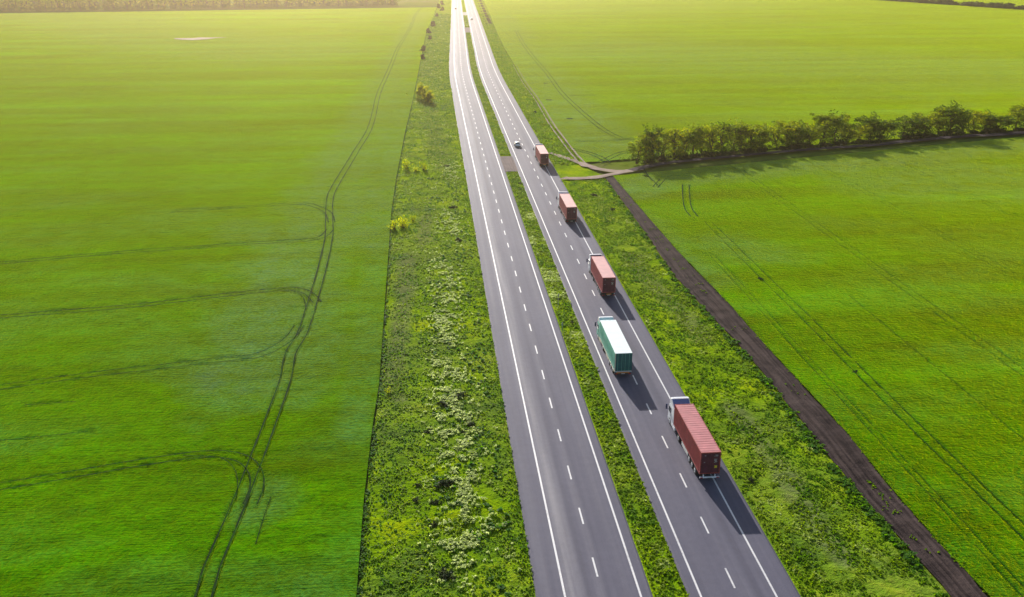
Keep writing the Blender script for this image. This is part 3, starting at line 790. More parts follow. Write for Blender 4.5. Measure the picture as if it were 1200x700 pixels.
# low bushes between the trunks of the row
def make_bush(name, mat, r=1.2, h=1.4, nclump=16, n_leaf=26, leaf=0.2, huec=.5, stems=True, up=0.0):
    C = np.stack([rng.normal(0, r * .45, nclump), rng.normal(0, r * .45, nclump), rng.uniform(.15, 1, nclump) * h * .8], -1)
    C[:, 2] *= np.clip(1.2 - np.hypot(C[:, 0], C[:, 1]) / (r * 1.5), .3, 1)
    V, F, H = leaf_cloud(C, n_leaf, np.full(nclump, min(r, h) * .32), leaf, np.clip(huec + rng.normal(0, .15, nclump), 0, 1), 0.9 + up)
    root = empty(name, (0, 0, 0))
    TV, TF = [], []
    for c in C: limb(TV, TF, (c[0] * .15, c[1] * .15, -.1), c, .05, .02, 4)
    fmesh('stem', TV, TF, M['bark'], root)
    mesh_np('foliage', V, F, M[mat], {'hue': H}, parent=root)
    return root
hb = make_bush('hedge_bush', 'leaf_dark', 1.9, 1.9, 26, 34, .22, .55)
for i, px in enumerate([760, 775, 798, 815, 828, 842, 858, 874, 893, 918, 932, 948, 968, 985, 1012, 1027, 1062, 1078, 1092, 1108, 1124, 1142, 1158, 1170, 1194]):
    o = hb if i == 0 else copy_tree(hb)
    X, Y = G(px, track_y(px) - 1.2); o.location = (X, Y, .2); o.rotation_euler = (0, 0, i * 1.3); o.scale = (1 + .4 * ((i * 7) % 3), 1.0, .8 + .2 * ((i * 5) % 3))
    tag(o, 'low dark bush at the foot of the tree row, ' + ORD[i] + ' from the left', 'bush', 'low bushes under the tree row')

# shrubs on the left verge
def place(o, px, py, sc, rz, label, cat='bush', group=None, z=0.1):
    X, Y = G(px, py); o.location = (X, Y, z); o.scale = sc if isinstance(sc, tuple) else (sc, sc, sc); o.rotation_euler = (0, 0, rz)
    return tag(o, label, cat, group)
vt = make_tree('verge_tree', 'leaf_tree', h=7.0, spread=2.0, n_leaf=34, nclump=100, huec=.85)
place(vt, 494, 117, (0.85, .85, .95), 0, 'small round yellow green tree at the edge of the left field, casting a long shadow', 'tree', 'small trees on the left verge')
v2 = copy_tree(vt); place(v2, 501, 121, (.8, .8, .75), 2.0, 'lower yellow tree right beside the round verge tree', 'tree', 'small trees on the left verge')
yb = [make_bush('yellow_shrub', 'leaf_yellow', 1.5, 2.3, 18, 11, .17, .5, up=.9), make_bush('yellow_shrub', 'leaf_yellow', 1.1, 2.2, 13, 10, .16, .42, up=.9)]
gy = 'yellow shrubs on the left verge'
place(yb[0], 477, 199, (1.35, 1.3, 1.6), 0, 'yellow leaved shrub left of its twin, upper pair beside the left field', group=gy)
place(yb[1], 496, 201, (1.6, 1.4, 1.6), 1, 'yellow green shrub nearer the road in the upper pair', group=gy)
place(copy_tree(yb[0]), 487, 202, (.9, .9, .8), 2, 'small yellow shrub in the middle of the upper group', group=gy)
place(copy_tree(yb[1]), 463, 270, (1.4, 1.3, 1.5), 3, 'bright yellow upright shrub touching the field edge halfway down', group=gy)
place(copy_tree(yb[0]), 472, 268, (1.3, 1.2, 1.3), 4, 'bright yellow bushy shrub with a dark shadow, middle of the halfway group', group=gy)
place(copy_tree(yb[1]), 484, 260, (.8, .8, 1.0), 5, 'slim yellow shrub at the right end of the halfway group', group=gy)
place(copy_tree(yb[1]), 454, 462, (.65, .65, .6), 6, 'low orange yellow shrub on the border of the left field, nearest of the yellow ones', group=gy)
db = make_bush('dark_bush', 'leaf_dark', 0.75, .8, 12, 30, .13, .5)
gd = 'small dark bushes on the grass verges'
spots = [(519.6, 570, 1.15, 'brownish green rounded bush, largest in the near left verge'), (524, 678, 1.1, 'dark bush close to the bottom edge on the left verge'), (502, 508, .65, 'small black green bush left of the pale weeds'),
         (519, 476, .9, 'dull brown bush at the upper end of the near pale weeds'), (539, 466, 1.0, 'dark blue green bush among the pale weeds'), (510.7, 592, .75, 'flat dark bush just below the brownish bush'),
         (509, 617, .6, 'small dark bush below the flat dark one'), (489, 571, .6, 'small dark bush left of the brownish bush'), (487.5, 589, .6, 'small dark bush left of the flat dark bush'),
         (531.6, 245, 1.1, 'dark bush near the road level with the yellow shrubs'), (537.6, 283, 1.0, 'dark bush near the road below the cream weeds'), (523, 196, 1.0, 'dark bush beside the road level with the upper yellow shrubs'),
         (552, 500, .8, 'dark green bush right of the pale weeds'), (545, 508, .6, 'low dark bush beside the dark green bush right of the pale weeds'),
         (696, 230, 1.0, 'grey green bush on the right verge below the dirt junction'), (717.5, 247, .9, 'dark bush beside the top of the dark farm track'),
         (656, 178, .8, 'small dark bush between the dirt track and the far verge'), (627, 133, 1.2, 'small dark bush beside the field edge track far up'), (756, 208, .9, 'small dark bush below the dirt track at the field corner'),
         (880, 565, .6, 'small dark bush on the right verge near the truck shadow'), (655, 352, .5, 'small dark bush on the median strip'), (671, 380, .6, 'dark bush on the median strip beside the right carriageway'), (610, 216, .7, 'dark bush on the median just below the crossover'),
         (891, 329, .75, 'dark weed clump alone in the right field, upper one'), (1002.5, 438, .6, 'dark weed clump alone in the right field, lower one'), (813.7, 257.5, .6, 'small dark clump at the start of the wheel lines in the right field')]
for i, (px, py, s, lb) in enumerate(spots):
    o = db if i == 0 else copy_tree(db)
    place(o, px, py, (s * 1.15, s, s * .85), i * 1.7, lb, group=gd, z=.15)
far = [make_bush('border_shrub', 'leaf_dark', 1.8, 4.0, 26, 26, .35, .7), ]
for i, (px, py, s, lb) in enumerate([(507.5, 31.5, 1.2, 'tall'), (502, 39.5, 1.0, 'leaning'), (496.7, 60.5, 1.0, 'dark narrow'), (495.5, 70, .8, 'low'), (514, 10, 1.3, 'slender'), (518.7, 13, 1.1, 'rounded'), (517.5, 6, 1.3, 'hazy'), (504, 47, .8, 'wide brown'), (512, 20, .9, 'small')]):
    o = far[0] if i == 0 else copy_tree(far[0])
    place(o, px, py, (s, s, s * 1.05), i * 2.3, lb + ' shrub on the far border of the left field, ' + ['fourth', 'fifth', 'seventh', 'nearest', 'second', 'third', 'farthest', 'sixth', 'middle'][i] + ' one counting from the top edge' if False else
          lb + ' shrub on the far left field border, ' + {6: 'first', 4: 'second', 5: 'third', 8: 'fourth', 0: 'fifth', 1: 'sixth', 7: 'seventh', 2: 'eighth', 3: 'ninth'}[i] + ' from the top edge', group='shrubs along the far field border')
# brown bushes right of the far road
fb0 = make_bush('brown_bush', 'leaf_dark', 2.2, 2.4, 22, 24, .4, .95)
for i, (px, py) in enumerate([(574.5, 28), (573.2, 25.5), (572, 23), (570.7, 20), (569.3, 17), (568, 14), (566.8, 11), (565.5, 8), (564.3, 5), (563, 2)]):
    o = fb0 if i == 0 else copy_tree(fb0)
    place(o, px, py, (.8, 2.4, .75 + .15 * (i % 2)), 0, 'brown scrub bush right of the far road bend, ' + ORD[i] + ' from the near end', group='brown bushes beside the far road')

# shelterbelt at the far left
ft = [make_tree('shelterbelt_tree', 'leaf_tree', h=15, spread=3.6, n_leaf=12, nclump=60, leaf=.6, huec=hc) for hc in (.35, .55, .8)]
used = set(); nb = 0
A, B = np.array(G(-30, 14.5)), np.array(G(462, 6.5))
n = 130
for i in range(n):
    k = [0, 1, 0, 2, 1, 0, 0, 1][(i * 5) % 8]
    o = ft[k] if k not in used else copy_tree(ft[k]); used.add(k)
    t = (i + .3 * math.sin(i * 9.1)) / (n - 1); P_ = A * (1 - t) + B * t + np.array([0, (i * 7 % 5) * 4.0])
    # the belt's foot bows a little
    s = .85 + .3 * ((i * 13) % 7) / 7
    o.location = (P_[0], P_[1] - 8 * math.sin(t * math.pi) * 0, 0); o.scale = (s * 1.25, s * 1.25, s); o.rotation_euler = (0, 0, i * 1.9)
    tag(o, 'hazy thin-trunked tree in the shelterbelt along the top left edge', 'tree', 'trees of the shelterbelt at the top left')
# scrubby hedge at the far right
fh = [make_bush('hedgerow_bush', 'leaf_dark', 4.0, 6.0, 30, 26, .6, hc) for hc in (.75, 1.0)]
used = set()
A, B = np.array(G(1000, -1.5)), np.array(G(1210, 12.5)); n = 46
for i in range(n):
    k = (i * 3) % 2
    o = fh[k] if k not in used else copy_tree(fh[k]); used.add(k)
    t = i / (n - 1); P_ = A * (1 - t) + B * t; s = .75 + .5 * ((i * 11) % 7) / 7
    if i % 6 == 5: P_ = P_ + np.array([6, 40])
    o.location = (P_[0], P_[1], 0); o.scale = (s * 1.4, s * 1.2, s); o.rotation_euler = (0, 0, i * 1.1)
    tag(o, 'hazy brown green bush in the far hedge at the top right corner', 'bush', 'bushes of the hedge at the top right')

# ------------------------------------------------------------------ vehicles
class MB:
    def __init__(s): s.b = bmesh.new()
    def box(s, x0, x1, y0, y1, z0, z1, bev=0.0):
        r = bmesh.ops.create_cube(s.b, size=1.0)
        for v in r['verts']: v.co = Vector((x0 + (v.co.x + .5) * (x1 - x0), y0 + (v.co.y + .5) * (y1 - y0), z0 + (v.co.z + .5) * (z1 - z0)))
        if bev:
            es = list({e for v in r['verts'] for e in v.link_edges}); bmesh.ops.bevel(s.b, geom=es, offset=bev, segments=2, affect='EDGES')
        return s
    def cyl(s, x0, x1, y, z, r, seg=20, r2=None):
        R_ = bmesh.ops.create_cone(s.b, cap_ends=True, segments=seg, radius1=r, radius2=r if r2 is None else r2, depth=abs(x1 - x0))
        mt = Matrix.Translation(((x0 + x1) / 2, y, z)) @ Matrix.Rotation(math.pi / 2, 4, 'Y')
        bmesh.ops.transform(s.b, matrix=mt, verts=R_['verts']); return s
    def rod(s, a, b, r, seg=8):
        a, b = Vector(a), Vector(b); d = b - a
        R_ = bmesh.ops.create_cone(s.b, cap_ends=True, segments=seg, radius1=r, radius2=r, depth=d.length)
        mt = Matrix.Translation((a + b) / 2) @ d.to_track_quat('Z', 'Y').to_matrix().to_4x4()
        bmesh.ops.transform(s.b, matrix=mt, verts=R_['verts']); return s
    def prism(s, prof, x0, x1, inset=None, bev=0.0):
        """profile of (y, z) extruded across x; inset(i) narrows points"""
        a = [s.b.verts.new((x0 + (inset[i] if inset else 0), y, z)) for i, (y, z) in enumerate(prof)]
        c = [s.b.verts.new((x1 - (inset[i] if inset else 0), y, z)) for i, (y, z) in enumerate(prof)]
        s.b.faces.new(a); s.b.faces.new(c[::-1])
        n_ = len(prof)
        for i in range(n_): s.b.faces.new((a[i], c[i], c[(i + 1) % n_], a[(i + 1) % n_]))
        bmesh.ops.recalc_face_normals(s.b, faces=s.b.faces)
        if bev:
            es = list({e for v in a + c for e in v.link_edges}); bmesh.ops.bevel(s.b, geom=es, offset=bev, segments=2, affect='EDGES')
        return s
    def build(s, name, mat, parent, smooth=False):
        me = bpy.data.meshes.new(name); s.b.to_mesh(me); s.b.free(); me.materials.append(mat)
        if smooth:
            for p in me.polygons: p.use_smooth = True
        o = bpy.data.objects.new(name, me); COL.objects.link(o); o.parent = parent; return o

def wheel(root, x0, x1, y, r, rimmat='alu'):
    t = MB().cyl(x0, x1, y, r, r, 24).build('wheel', M['black'], root)
    out = x0 if abs(x0) > abs(x1) else x1; sg = 1 if out > 0 else -1
    m = MB().cyl(out - sg * .02, out + sg * .02, y, r, r * .58, 18); m.cyl(out + sg * .02, out + sg * .07, y, r, r * .22, 12)
    for k in range(8):
        a = k * math.pi / 4; m.cyl(out + sg * .02, out + sg * .045, y + math.cos(a) * r * .4, r + math.sin(a) * r * .4, .035, 6)
    m.build('rim', M[rimmat], t)

def corrugated(parent, name, mat, x, y0, y1, z0, z1, pitch=0.28, depth=0.045, sg=1):
    """a container side: trapezoid ribs along y standing proud of plane x"""
    V, F = [], []; y = y0; prof = []
    while y < y1 - pitch:
        prof += [(y, 0), (y + pitch * .32, 0), (y + pitch * .5, 1), (y + pitch * .82, 1)]; y += pitch
    prof += [(y, 0), (y1, 0)]
    for (yy_, d) in prof:
        V += [(x - sg * depth * d, yy_, z0), (x - sg * depth * d, yy_, z1)]
    for i in range(len(prof) - 1): F.append((2 * i, 2 * i + 2, 2 * i + 3, 2 * i + 1))
    return fmesh(name, V, F, mat, parent)

def container(root, y0, L, z0, h, mat, door, roofm):
    W = 1.219; z1 = z0 + h; y1 = y0 + L
    core = MB().box(-W + .07, W - .07, y0 + .08, y1 - .06, z0 + .10, z1 - .055)
    # frame: posts, rails, castings
    for sx in (-1, 1):
        for (a, b) in ((y0 + .02, y0 + .17), (y1 - .15, y1)): core.box(min(sx * W, sx * (W - .13)), max(sx * W, sx * (W - .13)), a, b, z0 + .12, z1 - .12)
        core.box(min(sx * W, sx * (W - .08)), max(sx * W, sx * (W - .08)), y0 + .18, y1 - .18, z1 - .11, z1 - .008)
        core.box(min(sx * W, sx * (W - .08)), max(sx * W, sx * (W - .08)), y0 + .18, y1 - .18, z0 + .004, z0 + .14)
        for (a, b) in ((y0, y0 + .178), (y1 - .178, y1)):
            for (c, d) in ((z0, z0 + .118), (z1 - .118, z1)): core.box(min(sx * (W + .003), sx * (W - .16)), max(sx * (W + .003), sx * (W - .16)), a, b, c, d)
    core.box(-W + .17, W - .17, y0 + .03, y0 + .14, z1 - .13, z1 - .004)
    core.box(-W + .17, W - .17, y0 + .03, y0 + .14, z0 + .004, z0 + .13)
    core.box(-W + .17, W - .17, y1 - .12, y1 - .01, z1 - .12, z1 - .006)
    o = core.build('container', mat, root)
    for sx in (-1, 1): corrugated(o, 'side_panel', mat, sx * (W - .012), y0 + .18, y1 - .16, z0 + .135, z1 - .105, sg=sx)
    # roof with pressed cross ribs
    V, F, prof = [], [], []; y = y0 + .2
    while y < y1 - .5: prof += [(y, 0), (y + .22, 0), (y + .30, 1), (y + .46, 1)]; y += .55
    prof += [(y1 - .19, 0)]
    for yy_, d in prof: V += [(-W + .085, yy_, z1 - .035 + .016 * d), (W - .085, yy_, z1 - .035 + .016 * d)]
    for i in range(len(prof) - 1): F.append((2 * i, 2 * i + 1, 2 * i + 3, 2 * i + 2))
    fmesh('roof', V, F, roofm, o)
    for sx in (-1, 1):
        m = MB(); xa, xb = (-W + .14, -.01) if sx < 0 else (.01, W - .14)
        m.box(xa, xb, y0 + .01, y0 + .07, z0 + .14, z1 - .14, .012)
        for k in range(4):
            zc = z0 + .45 + k * (h - .9) / 3; m.box(xa + .08, xb - .08, y0 - .006, y0 + .02, zc - .13, zc + .13, .006)
        for hz in range(4):
            xh = xa if sx < 0 else xb; m.box(xh - .07, xh + .07, y0 - .012, y0 + .03, z0 + .3 + hz * (h - .6) / 3 - .05, z0 + .3 + hz * (h - .6) / 3 + .05)
        d = m.build('door', door, o)
    return o

def container_bits(cont, y0, z0, h, style):
    """locking rods and stencilled markings, kept as parts of the truck's container"""
    W = 1.219
    m = MB()
    for x in (-.92, -.32, .32, .92):
        m.rod((x, y0 - .03, z0 + .10), (x, y0 - .03, z0 + h - .10), .022)
        for z in (.25, h * .5, h - .25): m.box(x - .05, x + .05, y0 - .045, y0 + .0, z0 + z - .04, z0 + z + .04)
        m.box(x - .02, x + .26, y0 - .06, y0 - .04, z0 + .95, z0 + 1.0)
    m.build('locking_rods', M['red_door'], cont)
    m = MB()
    # faint stencilled lines of numbers on the right hand door, larger mark left
    for k, (x, z, wd) in enumerate([(.45, h - .42, .55), (.45, h - .55, .40), (.45, h - .95, .34), (.45, h - 1.06, .42), (.45, h - 1.17, .30), (.45, h - 1.28, .38), (.45, h - 1.39, .26), (-.75, h - .45, .30), (-.80, h - 1.35, .16)]):
        n_ = max(3, int(wd / .085))
        for q in range(n_):
            if (q * 7 + k * 3) % 5 == 0: continue
            m.box(x + q * wd / n_, x + (q + .62) * wd / n_, y0 - .012, y0 - .0075, z0 + z, z0 + z + .075)
    m.build('door_markings', M['offwhite'], cont)
    if style:
        MB().box(.50, .84, y0 - .013, y0 - .0078, z0 + .80, z0 + 1.12).build('sticker', M['yellow'], cont)

def chassis(root, y0, y1, bumper='white', tails=True):
    m = MB()
    for sx in (-1, 1): m.box(sx * .45 - .07, sx * .45 + .07, y0 + .25, y1 - .3, .78, 1.08)
    for k in range(9):
        y = y0 + .4 + k * (y1 - y0 - 1) / 8; m.box(-1.18, 1.18, y, y + .1, .98, 1.095)
    for sx in (-1, 1): m.box(sx * 1.16 - .04, sx * 1.16 + .04, y0 + .25, y1 - .3, 1.0, 1.10)
    for y in (2.0, 3.3, 4.6): m.box(-.95, .95, y0 + y - .06, y0 + y + .06, .44, .56)
    m.build('chassis', M['chassis'], root)
    for y in (2.0, 3.3, 4.6):
        for sx in (-1, 1): wheel(root, sx * .82, sx * 1.20, y0 + y, .5)
    m = MB()
    for sx in (-1, 1):
        for y in (2.0, 3.3, 4.6):
            m.box(sx * 1.0 - .22, sx * 1.0 + .22, y0 + y - .5, y0 + y + .5, 1.02 - .07 * 0, 1.04)
        m.box(sx * 1.0 - .22, sx * 1.0 + .22, y0 + 1.30, y0 + 1.32, .25, .95)
    m.build('mudguards', M['black'], root)
    m = MB()
    for sx in (-1, 1):
        m.box(sx * .8 - .06, sx * .8 + .06, y1 - 3.6, y1 - 3.45, .35, .98); m.box(sx * .8 - .15, sx * .8 + .15, y1 - 3.7, y1 - 3.35, .30, .35)
    m.build('landing_gear', M['chassis'], root)
    m = MB(); m.box(-1.2, 1.2, y0 - .02, y0 + .10, .62, .80, .02)
    for sx in (-1, 1): m.box(sx * .7 - .05, sx * .7 + .05, y0 + .11, y0 + .3, .6, 1.0)
    m.build('bumper', M[bumper], root)
    for sx in (-1, 1): MB().box(sx * .98 - .16, sx * .98 + .16, y0 - .045, y0 - .023, .65, .77, .01).build('tail_light', M['tail'], root)
    MB().box(-.26, .26, y0 - .03, y0 - .022, .66, .77).build('number_plate', M['offwhite'], root)

def tractor(root, yb, cab='white', lower='white', backc='shade_bluegrey', roofh=3.72, skirt='white', deflector=True, mirror='navy'):
    """yb = rear face of the cab; cab 2.2 m long in front of it"""
    W = 1.24; yf = yb + 2.25
    m = MB()
    for sx in (-1, 1): m.box(sx * .42 - .06, sx * .42 + .06, yb - 4.1, yf - .25, .62, .88)
    m.box(-.9, .9, yb - 3.3, yb - 3.15, .45, .6); m.box(-.55, .55, yb - 3.9, yb - 2.4, .9, 1.05)
    m.build('tractor_frame', M['chassis'], root)
    prof = [(yb, .80), (yb, 2.95), (yb + .12, 3.05), (yf - .55, 3.05), (yf - .20, 2.78), (yf, 1.75), (yf + .04, .95), (yf + .0, .45), (yf - .55, .42), (yf - .55, .95), (yb + .75, .98), (yb + .62, .80)]
    ins = [0, .02, .08, .08, .05, .0, .0, .02, .02, .0, 0, 0]
    o = MB().prism(prof, -W, W, ins, bev=.03).build('cab', M[cab], root)
    # windscreen, side windows, door lines, grille
    m = MB().prism([(yf - .235, 2.70), (yf - .20, 2.715), (yf + .02, 1.86), (yf - .015, 1.83)], -1.1, 1.1, [.05, .05, 0, 0]); m.build('windscreen', M['glass'], o)
    for sx in (-1, 1):
        x0, x1 = sorted((sx * (W - .01), sx * (W + .012)))
        MB().prism([(yf - 1.35, 1.80), (yf - 1.30, 2.60), (yf - .48, 2.60), (yf - .22, 1.80)], x0, x1).build('side_window', M['glass'], o)
        m = MB()
        for (a, b, c, d) in ((yf - 1.45, yf - 1.43, .95, 2.75), (yf - .12, yf - .10, .98, 1.7)): m.box(*sorted((sx * (W - .005), sx * (W + .004))), a, b, c, d)
        m.box(*sorted((sx * (W), sx * (W + .03))), yf - 1.38, yf - 1.20, 1.55, 1.60); m.build('door_trim', M['chassis'], o)
        m = MB(); m.box(*sorted((sx * (W + .14), sx * (W + .36))), yf - .10, yf + .06, 1.85, 2.60, .03); m.rod((sx * (W - .02), yf - .1, 2.55), (sx * (W + .2), yf - .02, 2.55), .025); m.rod((sx * (W - .02), yf - .1, 1.9), (sx * (W + .2), yf - .02, 1.9), .025)
        m.build('mirror', M[mirror], root)
        m = MB(); m.box(*sorted((sx * (W - .40), sx * (W - .07))), yf - .02, yf + .065, .62, .86, .02); m.build('headlight', M['head'], o)
        # step well and side skirt
        m = MB(); m.box(*sorted((sx * (W - .06), sx * (W + .0))), yb - 1.35, yb + .55, .42, .90, .02)
        m.box(*sorted((sx * (W - .65), sx * (W - .07))), yb - 1.30, yb + .40, .45, .92, .10); m.build('fuel_tank', M[skirt], root)
    MB().box(-.8, .8, yf + .035, yf + .06, .95, 1.6, .01).build('grille', M['chassis'], o)
    # roof deflector: a sloped front shell and side cheeks round a hollow that is open to the rear
    pk = yb + 1.25
    m = MB().prism([(pk - .10, roofh), (pk - .16, roofh - .05), (yf - .66, 3.10), (yf - .62, 3.06), (yf - .30, 3.06), (pk + .45, roofh - .12)], -1.14, 1.14, [.05, .05, 0, 0, 0, .05], bev=.015)
    m.box(-1.10, 1.10, pk + .02, pk + .42, roofh - .16, roofh - .02, .05)
    for sx in (-1, 1): m.prism([(yb + .04, 3.04), (yb + .04, 3.30), (pk - .12, roofh - .01), (pk + .42, roofh - .10), (yf - .36, 3.07)], *sorted((sx * 1.16, sx * 1.09)))
    m.build('roof_deflector', M[cab], root)
    MB().prism([(yb + .16, 3.058), (yb + .16, 3.10), (pk - .16, roofh - .09), (pk - .08, roofh - .10), (pk - .08, 3.058)], -1.085, 1.085).build('deflector_back', M[backc], root)
    # side air fairings reaching back towards the trailer
    for sx in (-1, 1):
        MB().prism([(yb - .03, 1.0), (yb - .03, 3.45), (yb - .50, 3.30), (yb - .55, 1.0)], *sorted((sx * 1.235, sx * 1.19))).build('side_fairing', M[lower], root)
    MB().box(-1.18, 1.18, yb - .012, yb - .004, 1.0, 2.9).build('cab_back', M[backc], root)
    for sx in (-1, 1):
        wheel(root, sx * .86, sx * 1.19, yf - .95 + .0, .5)
        wheel(root, sx * .62, sx * 1.20, yb - 3.22, .5)
        m = MB()
        prof = []
        for k in range(9):
            a = math.pi * (k / 8); prof.append((yb - 3.22 + math.cos(a) * .60, .5 + math.sin(a) * .60))
        for k in range(8, -1, -1):
            a = math.pi * (k / 8); prof.append((yb - 3.22 + math.cos(a) * .56, .5 + math.sin(a) * .56))
        m.prism(prof, *sorted((sx * .60, sx * 1.21))); m.build('mudguard', M['black'], root)

def side_guard(root, mat, y0=5.3, y1=8.2, z0=.45, z1=.95):
    m = MB()
    for sx in (-1, 1): m.box(*sorted((sx * 1.15, sx * 1.20)), y0, y1, z0, z1, .02)
    return m.build('side_guard', M[mat], root)

def container_truck(name, loc, box, **kw):
    kw.setdefault('label', '')
    root = empty(name, (loc[0], loc[1], 0.115), 0); z0 = 1.12; h = kw.get('h', 2.9)
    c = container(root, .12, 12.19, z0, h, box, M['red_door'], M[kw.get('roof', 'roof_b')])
    container_bits(c, .12, z0, h, kw.get('style', True))
    chassis(root, 0, 12.2, kw.get('bumper', 'white'))
    tractor(root, 12.95, cab=kw.get('cab', 'white'), backc=kw.get('backc', 'shade_bluegrey'), lower=kw.get('lower', 'white'), mirror=kw.get('mirror', 'navy'), skirt=kw.get('skirt', 'white'), roofh=kw.get('roofh', 3.72))
    side_guard(root, kw.get('guard', 'offwhite'))
    return tag(root, kw['label'], 'truck', 'red container trucks driving away')

container_truck('container_truck', (31.35, 90.0), M['red_box'], roof='roof_a', roofh=3.9, label='nearest red container truck with a white cab and shaded blue grey cab back')
t2 = container_truck('container_truck', (30.65, 150.6), M['red_box2'], backc='navy', lower='navy', bumper='chassis', skirt='chassis', guard='chassis', style=False, label='salmon red container truck with dark fairings, just ahead of the green truck')
MB().box(-.45, .45, -.06, -.04, .82, 1.0).build('reflector_board', M['orange'], t2)
t3 = container_truck('container_truck', (30.95, 198.0), M['red_box3'], backc='white', bumper='chassis', skirt='chassis', guard='chassis', roofh=3.95, style=False, label='red container truck with white side fairings, second from the dirt junction downwards')
t3['label'] = 'pale red container truck with white cab and fairings, just below the dirt junction'
t4 = container_truck('container_truck', (31.6, 255.4), M['red_box3'], backc='shade_bluegrey', lower='navy', bumper='chassis', skirt='chassis', guard='chassis', roofh=3.95, style=False, label='farthest red container truck, beside the small white car')
MB().box(-.45, .45, -.06, -.04, .82, 1.0).build('reflector_board', M['orange'], t4)

# curtain side truck
root = empty('curtain_side_truck', (26.75, 118.5, 0.115), 0)
L = 12.75; z0, z1 = 1.02, 3.98; W = 1.275
m = MB().box(-W + .02, W - .02, .14, L, z0 + .02, z1 - .06); b_ = m.build('trailer_body', M['teal'], root)
m = MB().box(-W, W, .10, L + .02, z1 - .058, z1, .02)
for k in range(24): m.box(-W + .06, W - .06, .5 + k * .52, .54 + k * .52, z1 + .001, z1 + .012)
m.build('roof', M['white_tarp'], b_)
for sx in (-1, 1):
    V, F = [], []; n_ = 150
    for k in range(n_ + 1):
        y = .3 + (L - .5) * k / n_; d = .02 + .016 * math.sin(k * 1.9) * math.sin(k * .37) + .012 * math.sin(k * .6)
        V += [(sx * (W - .02 + d * .4), y, z0 + .12), (sx * (W - .02 + d), y, (z0 + z1) / 2), (sx * (W - .02 + d * .3), y, z1 - .10)]
    for k in range(n_):
        for q in (0, 1): F.append((3 * k + q, 3 * k + 3 + q, 3 * k + 4 + q, 3 * k + 1 + q))
    fmesh('curtain', V, F, M['teal'], b_)
    m = MB()
    for k in range(16): m.box(*sorted((sx * (W + .012), sx * (W + .022))), .6 + k * .78, .65 + k * .78, z0 + .05, z0 + .35)
    m.build('buckle_straps', M['offwhite'], b_)
    MB().box(*sorted((sx * (W - .015), sx * (W + .02))), .14, L, z0 - .08, z0 + .10).build('side_rail', M['cream'], root)
    MB().box(*sorted((sx * W, sx * (W - .10))), .08, .14, z0 + .0, z1 - .06).build('corner_post', M['cream' if sx < 0 else 'teal_dark'], b_)
    MB().box(*sorted((sx * .01, sx * (W - .12))), .08, .14, z0 + .12, z1 - .10, .01).build('door', M['teal_dark'], b_)
m = MB()
for x in (-.85, -.25, .25, .85):
    m.rod((x, .055, z0 + .1), (x, .055, z1 - .1), .02)
m.build('locking_rods', M['teal'], b_)
MB().box(-W + .02, W - .02, .05, .15, z0 - .06, z0 + .08).build('rear_sill', M['alu'], root)
MB().box(-.95, .95, -.01, .03, .80, .95).build('reflector_board', M['orange'], root)
chassis(root, 0, L, 'chassis')
tractor(root, L + .40, cab='teal', lower='teal', backc='white', roofh=3.80, skirt='cream', mirror='navy')
side_guard(root, 'cream', 5.4, 7.6)
for ch in root.children:
    if ch.name.startswith('roof_deflector'): ch.data.materials[0] = M['white']
tag(root, 'curtain side truck with a white roof and sea green sides in the inner lane', 'truck')

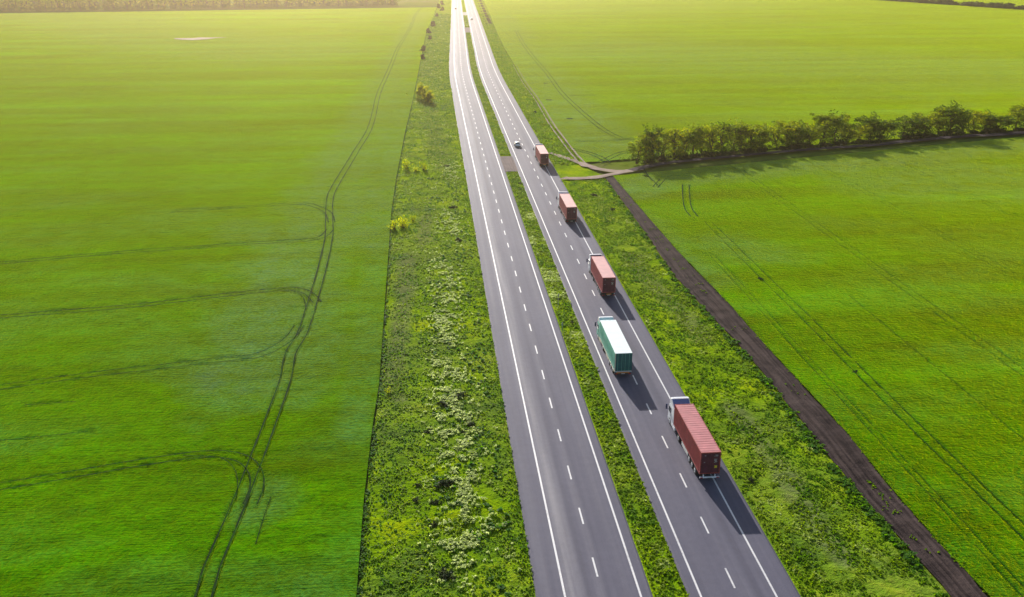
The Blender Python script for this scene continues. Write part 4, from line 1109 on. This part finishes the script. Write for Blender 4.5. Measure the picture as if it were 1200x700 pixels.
# cars
def car(loc, rz, paint, label, L=4.3, hatch=True):
    root = empty('car', (loc[0], loc[1], 0.12), rz); W = .88
    # body: closed profile along y (rear at 0)
    prof = [(.06, .32), (.02, .62), (.06, .98), (.55, 1.02), (1.0, 1.02), (L - 1.25, .98), (L - .45, .84), (L - .08, .66), (L - .02, .36), (L - .45, .24), (.5, .24)]
    MB().prism(prof, -W, W, [.08, .03, .04, .03, .02, .02, .05, .14, .14, .05, .04], bev=.04).build('body', M[paint], root, True)
    gp = [(.22, .98), (.60, 1.38), (1.05, 1.48), (2.05, 1.48), (2.45, 1.38), (L - 1.2, .95)]
    MB().prism(gp, -W + .04, W - .04, [.02, .15, .19, .19, .16, .03], bev=.03).build('cabin', M[paint], root, True)
    MB().prism([(.29, 1.10), (.28, 1.12), (.565, 1.375), (.60, 1.355)], -.62, .62, [0, 0, .06, .06]).build('rear_window', M['glass'], root)
    MB().prism([(2.52, 1.36), (2.54, 1.38), (L - 1.32, 1.03), (L - 1.36, 1.02)], -.68, .68, [.04, .04, 0, 0]).build('windscreen', M['glass'], root)
    for sx in (-1, 1):
        for prof in ([(.72, 1.06), (.86, 1.34), (1.50, 1.36), (1.50, 1.06)], [(1.58, 1.06), (1.58, 1.36), (2.30, 1.34), (2.75, 1.06)]):
            n_ = len(prof); V = [(sx * (W - .045 - (z - .98) * .36), y, z) for y, z in prof]; V += [(v[0] + sx * .02, v[1], v[2]) for v in V]
            fmesh('side_window', V, [(0, 1, 2, 3), (4, 5, 6, 7), (0, 1, 5, 4), (1, 2, 6, 5), (2, 3, 7, 6), (3, 0, 4, 7)], M['glass'], root)
    for sx in (-1, 1):
        for y in (.78, L - .82): wheel(root, sx * (W - .20), sx * (W + .005), y, .31)
        MB().box(*sorted((sx * .62, sx * .84)), -.005, .06, .68, .92, .015).build('tail_light', M['tail'], root)
        MB().box(*sorted((sx * .48, sx * .74)), L - .14, L - .035, .58, .72, .015).build('headlight', M['head'], root)
        MB().box(*sorted((sx * .88, sx * 1.0)), L - 1.55, L - 1.4, .95, 1.08, .02).build('mirror', M[paint], root)
    MB().box(-.25, .25, -.005, .03, .55, .66).build('number_plate', M['offwhite'], root)
    MB().box(-.80, .80, -.02, .10, .33, .50, .03).build('bumper', M['chassis' if paint != 'white' else 'white'], root)
    return tag(root, label, 'car')
X, Y = G(607, 173); car((26.55, Y - .3), 0, 'white', 'small white hatchback in the inner lane beside the farthest red truck')
car((26.9 + float(bend(826)) - .2, 826), R(-1.5), 'white', 'tiny distant white car driving away up the right carriageway')
car((13.3 + float(bend(975)) - .3, 975), R(180 - 1.5), 'car_red', 'tiny dull red car approaching far up the left carriageway')

# slim marker posts on the median
def post(px, py, h, label):
    X, Y = G(px, py); r = empty('marker_post', (X, Y, 0.05))
    MB().rod((0, 0, 0), (0, 0, h), .045).build('pole', M['grey_metal'], r)
    MB().box(-.12, .12, -.06, -.046, h - .45, h - .05).build('plate', M['grey_metal'], r)
    return tag(r, label, 'post', 'thin posts on the median strip')
post(654, 361, 2.6, 'taller thin grey post on the median strip, upper one')
post(658.6, 393, 2.2, 'thin grey post on the median strip, lower one')

# ------------------------------------------------------------------ air
HAZE = 1
if HAZE:
    hb_ = bmesh.new(); bmesh.ops.create_cube(hb_, size=1)
    me = bpy.data.meshes.new('haze')
    for v in hb_.verts: v.co = Vector((v.co.x * 3600, 650 + v.co.y * 2400, 33 + v.co.z * 74 ))
    hb_.to_mesh(me); hb_.free()
    ho = bpy.data.objects.new('haze', me); COL.objects.link(ho)
    hm = NT('warm haze'); hm.t.nodes.remove(hm.b)
    pv = hm.n('ShaderNodeVolumePrincipled'); pv.inputs['Color'].default_value = (1.0, 0.82, 0.54, 1); pv.inputs['Density'].default_value = 0.00014; pv.inputs['Anisotropy'].default_value = 0.82
    hm.l(pv.outputs[0], hm.o.inputs['Volume']); me.materials.append(hm.m)
    tag(ho, kind='stuff')
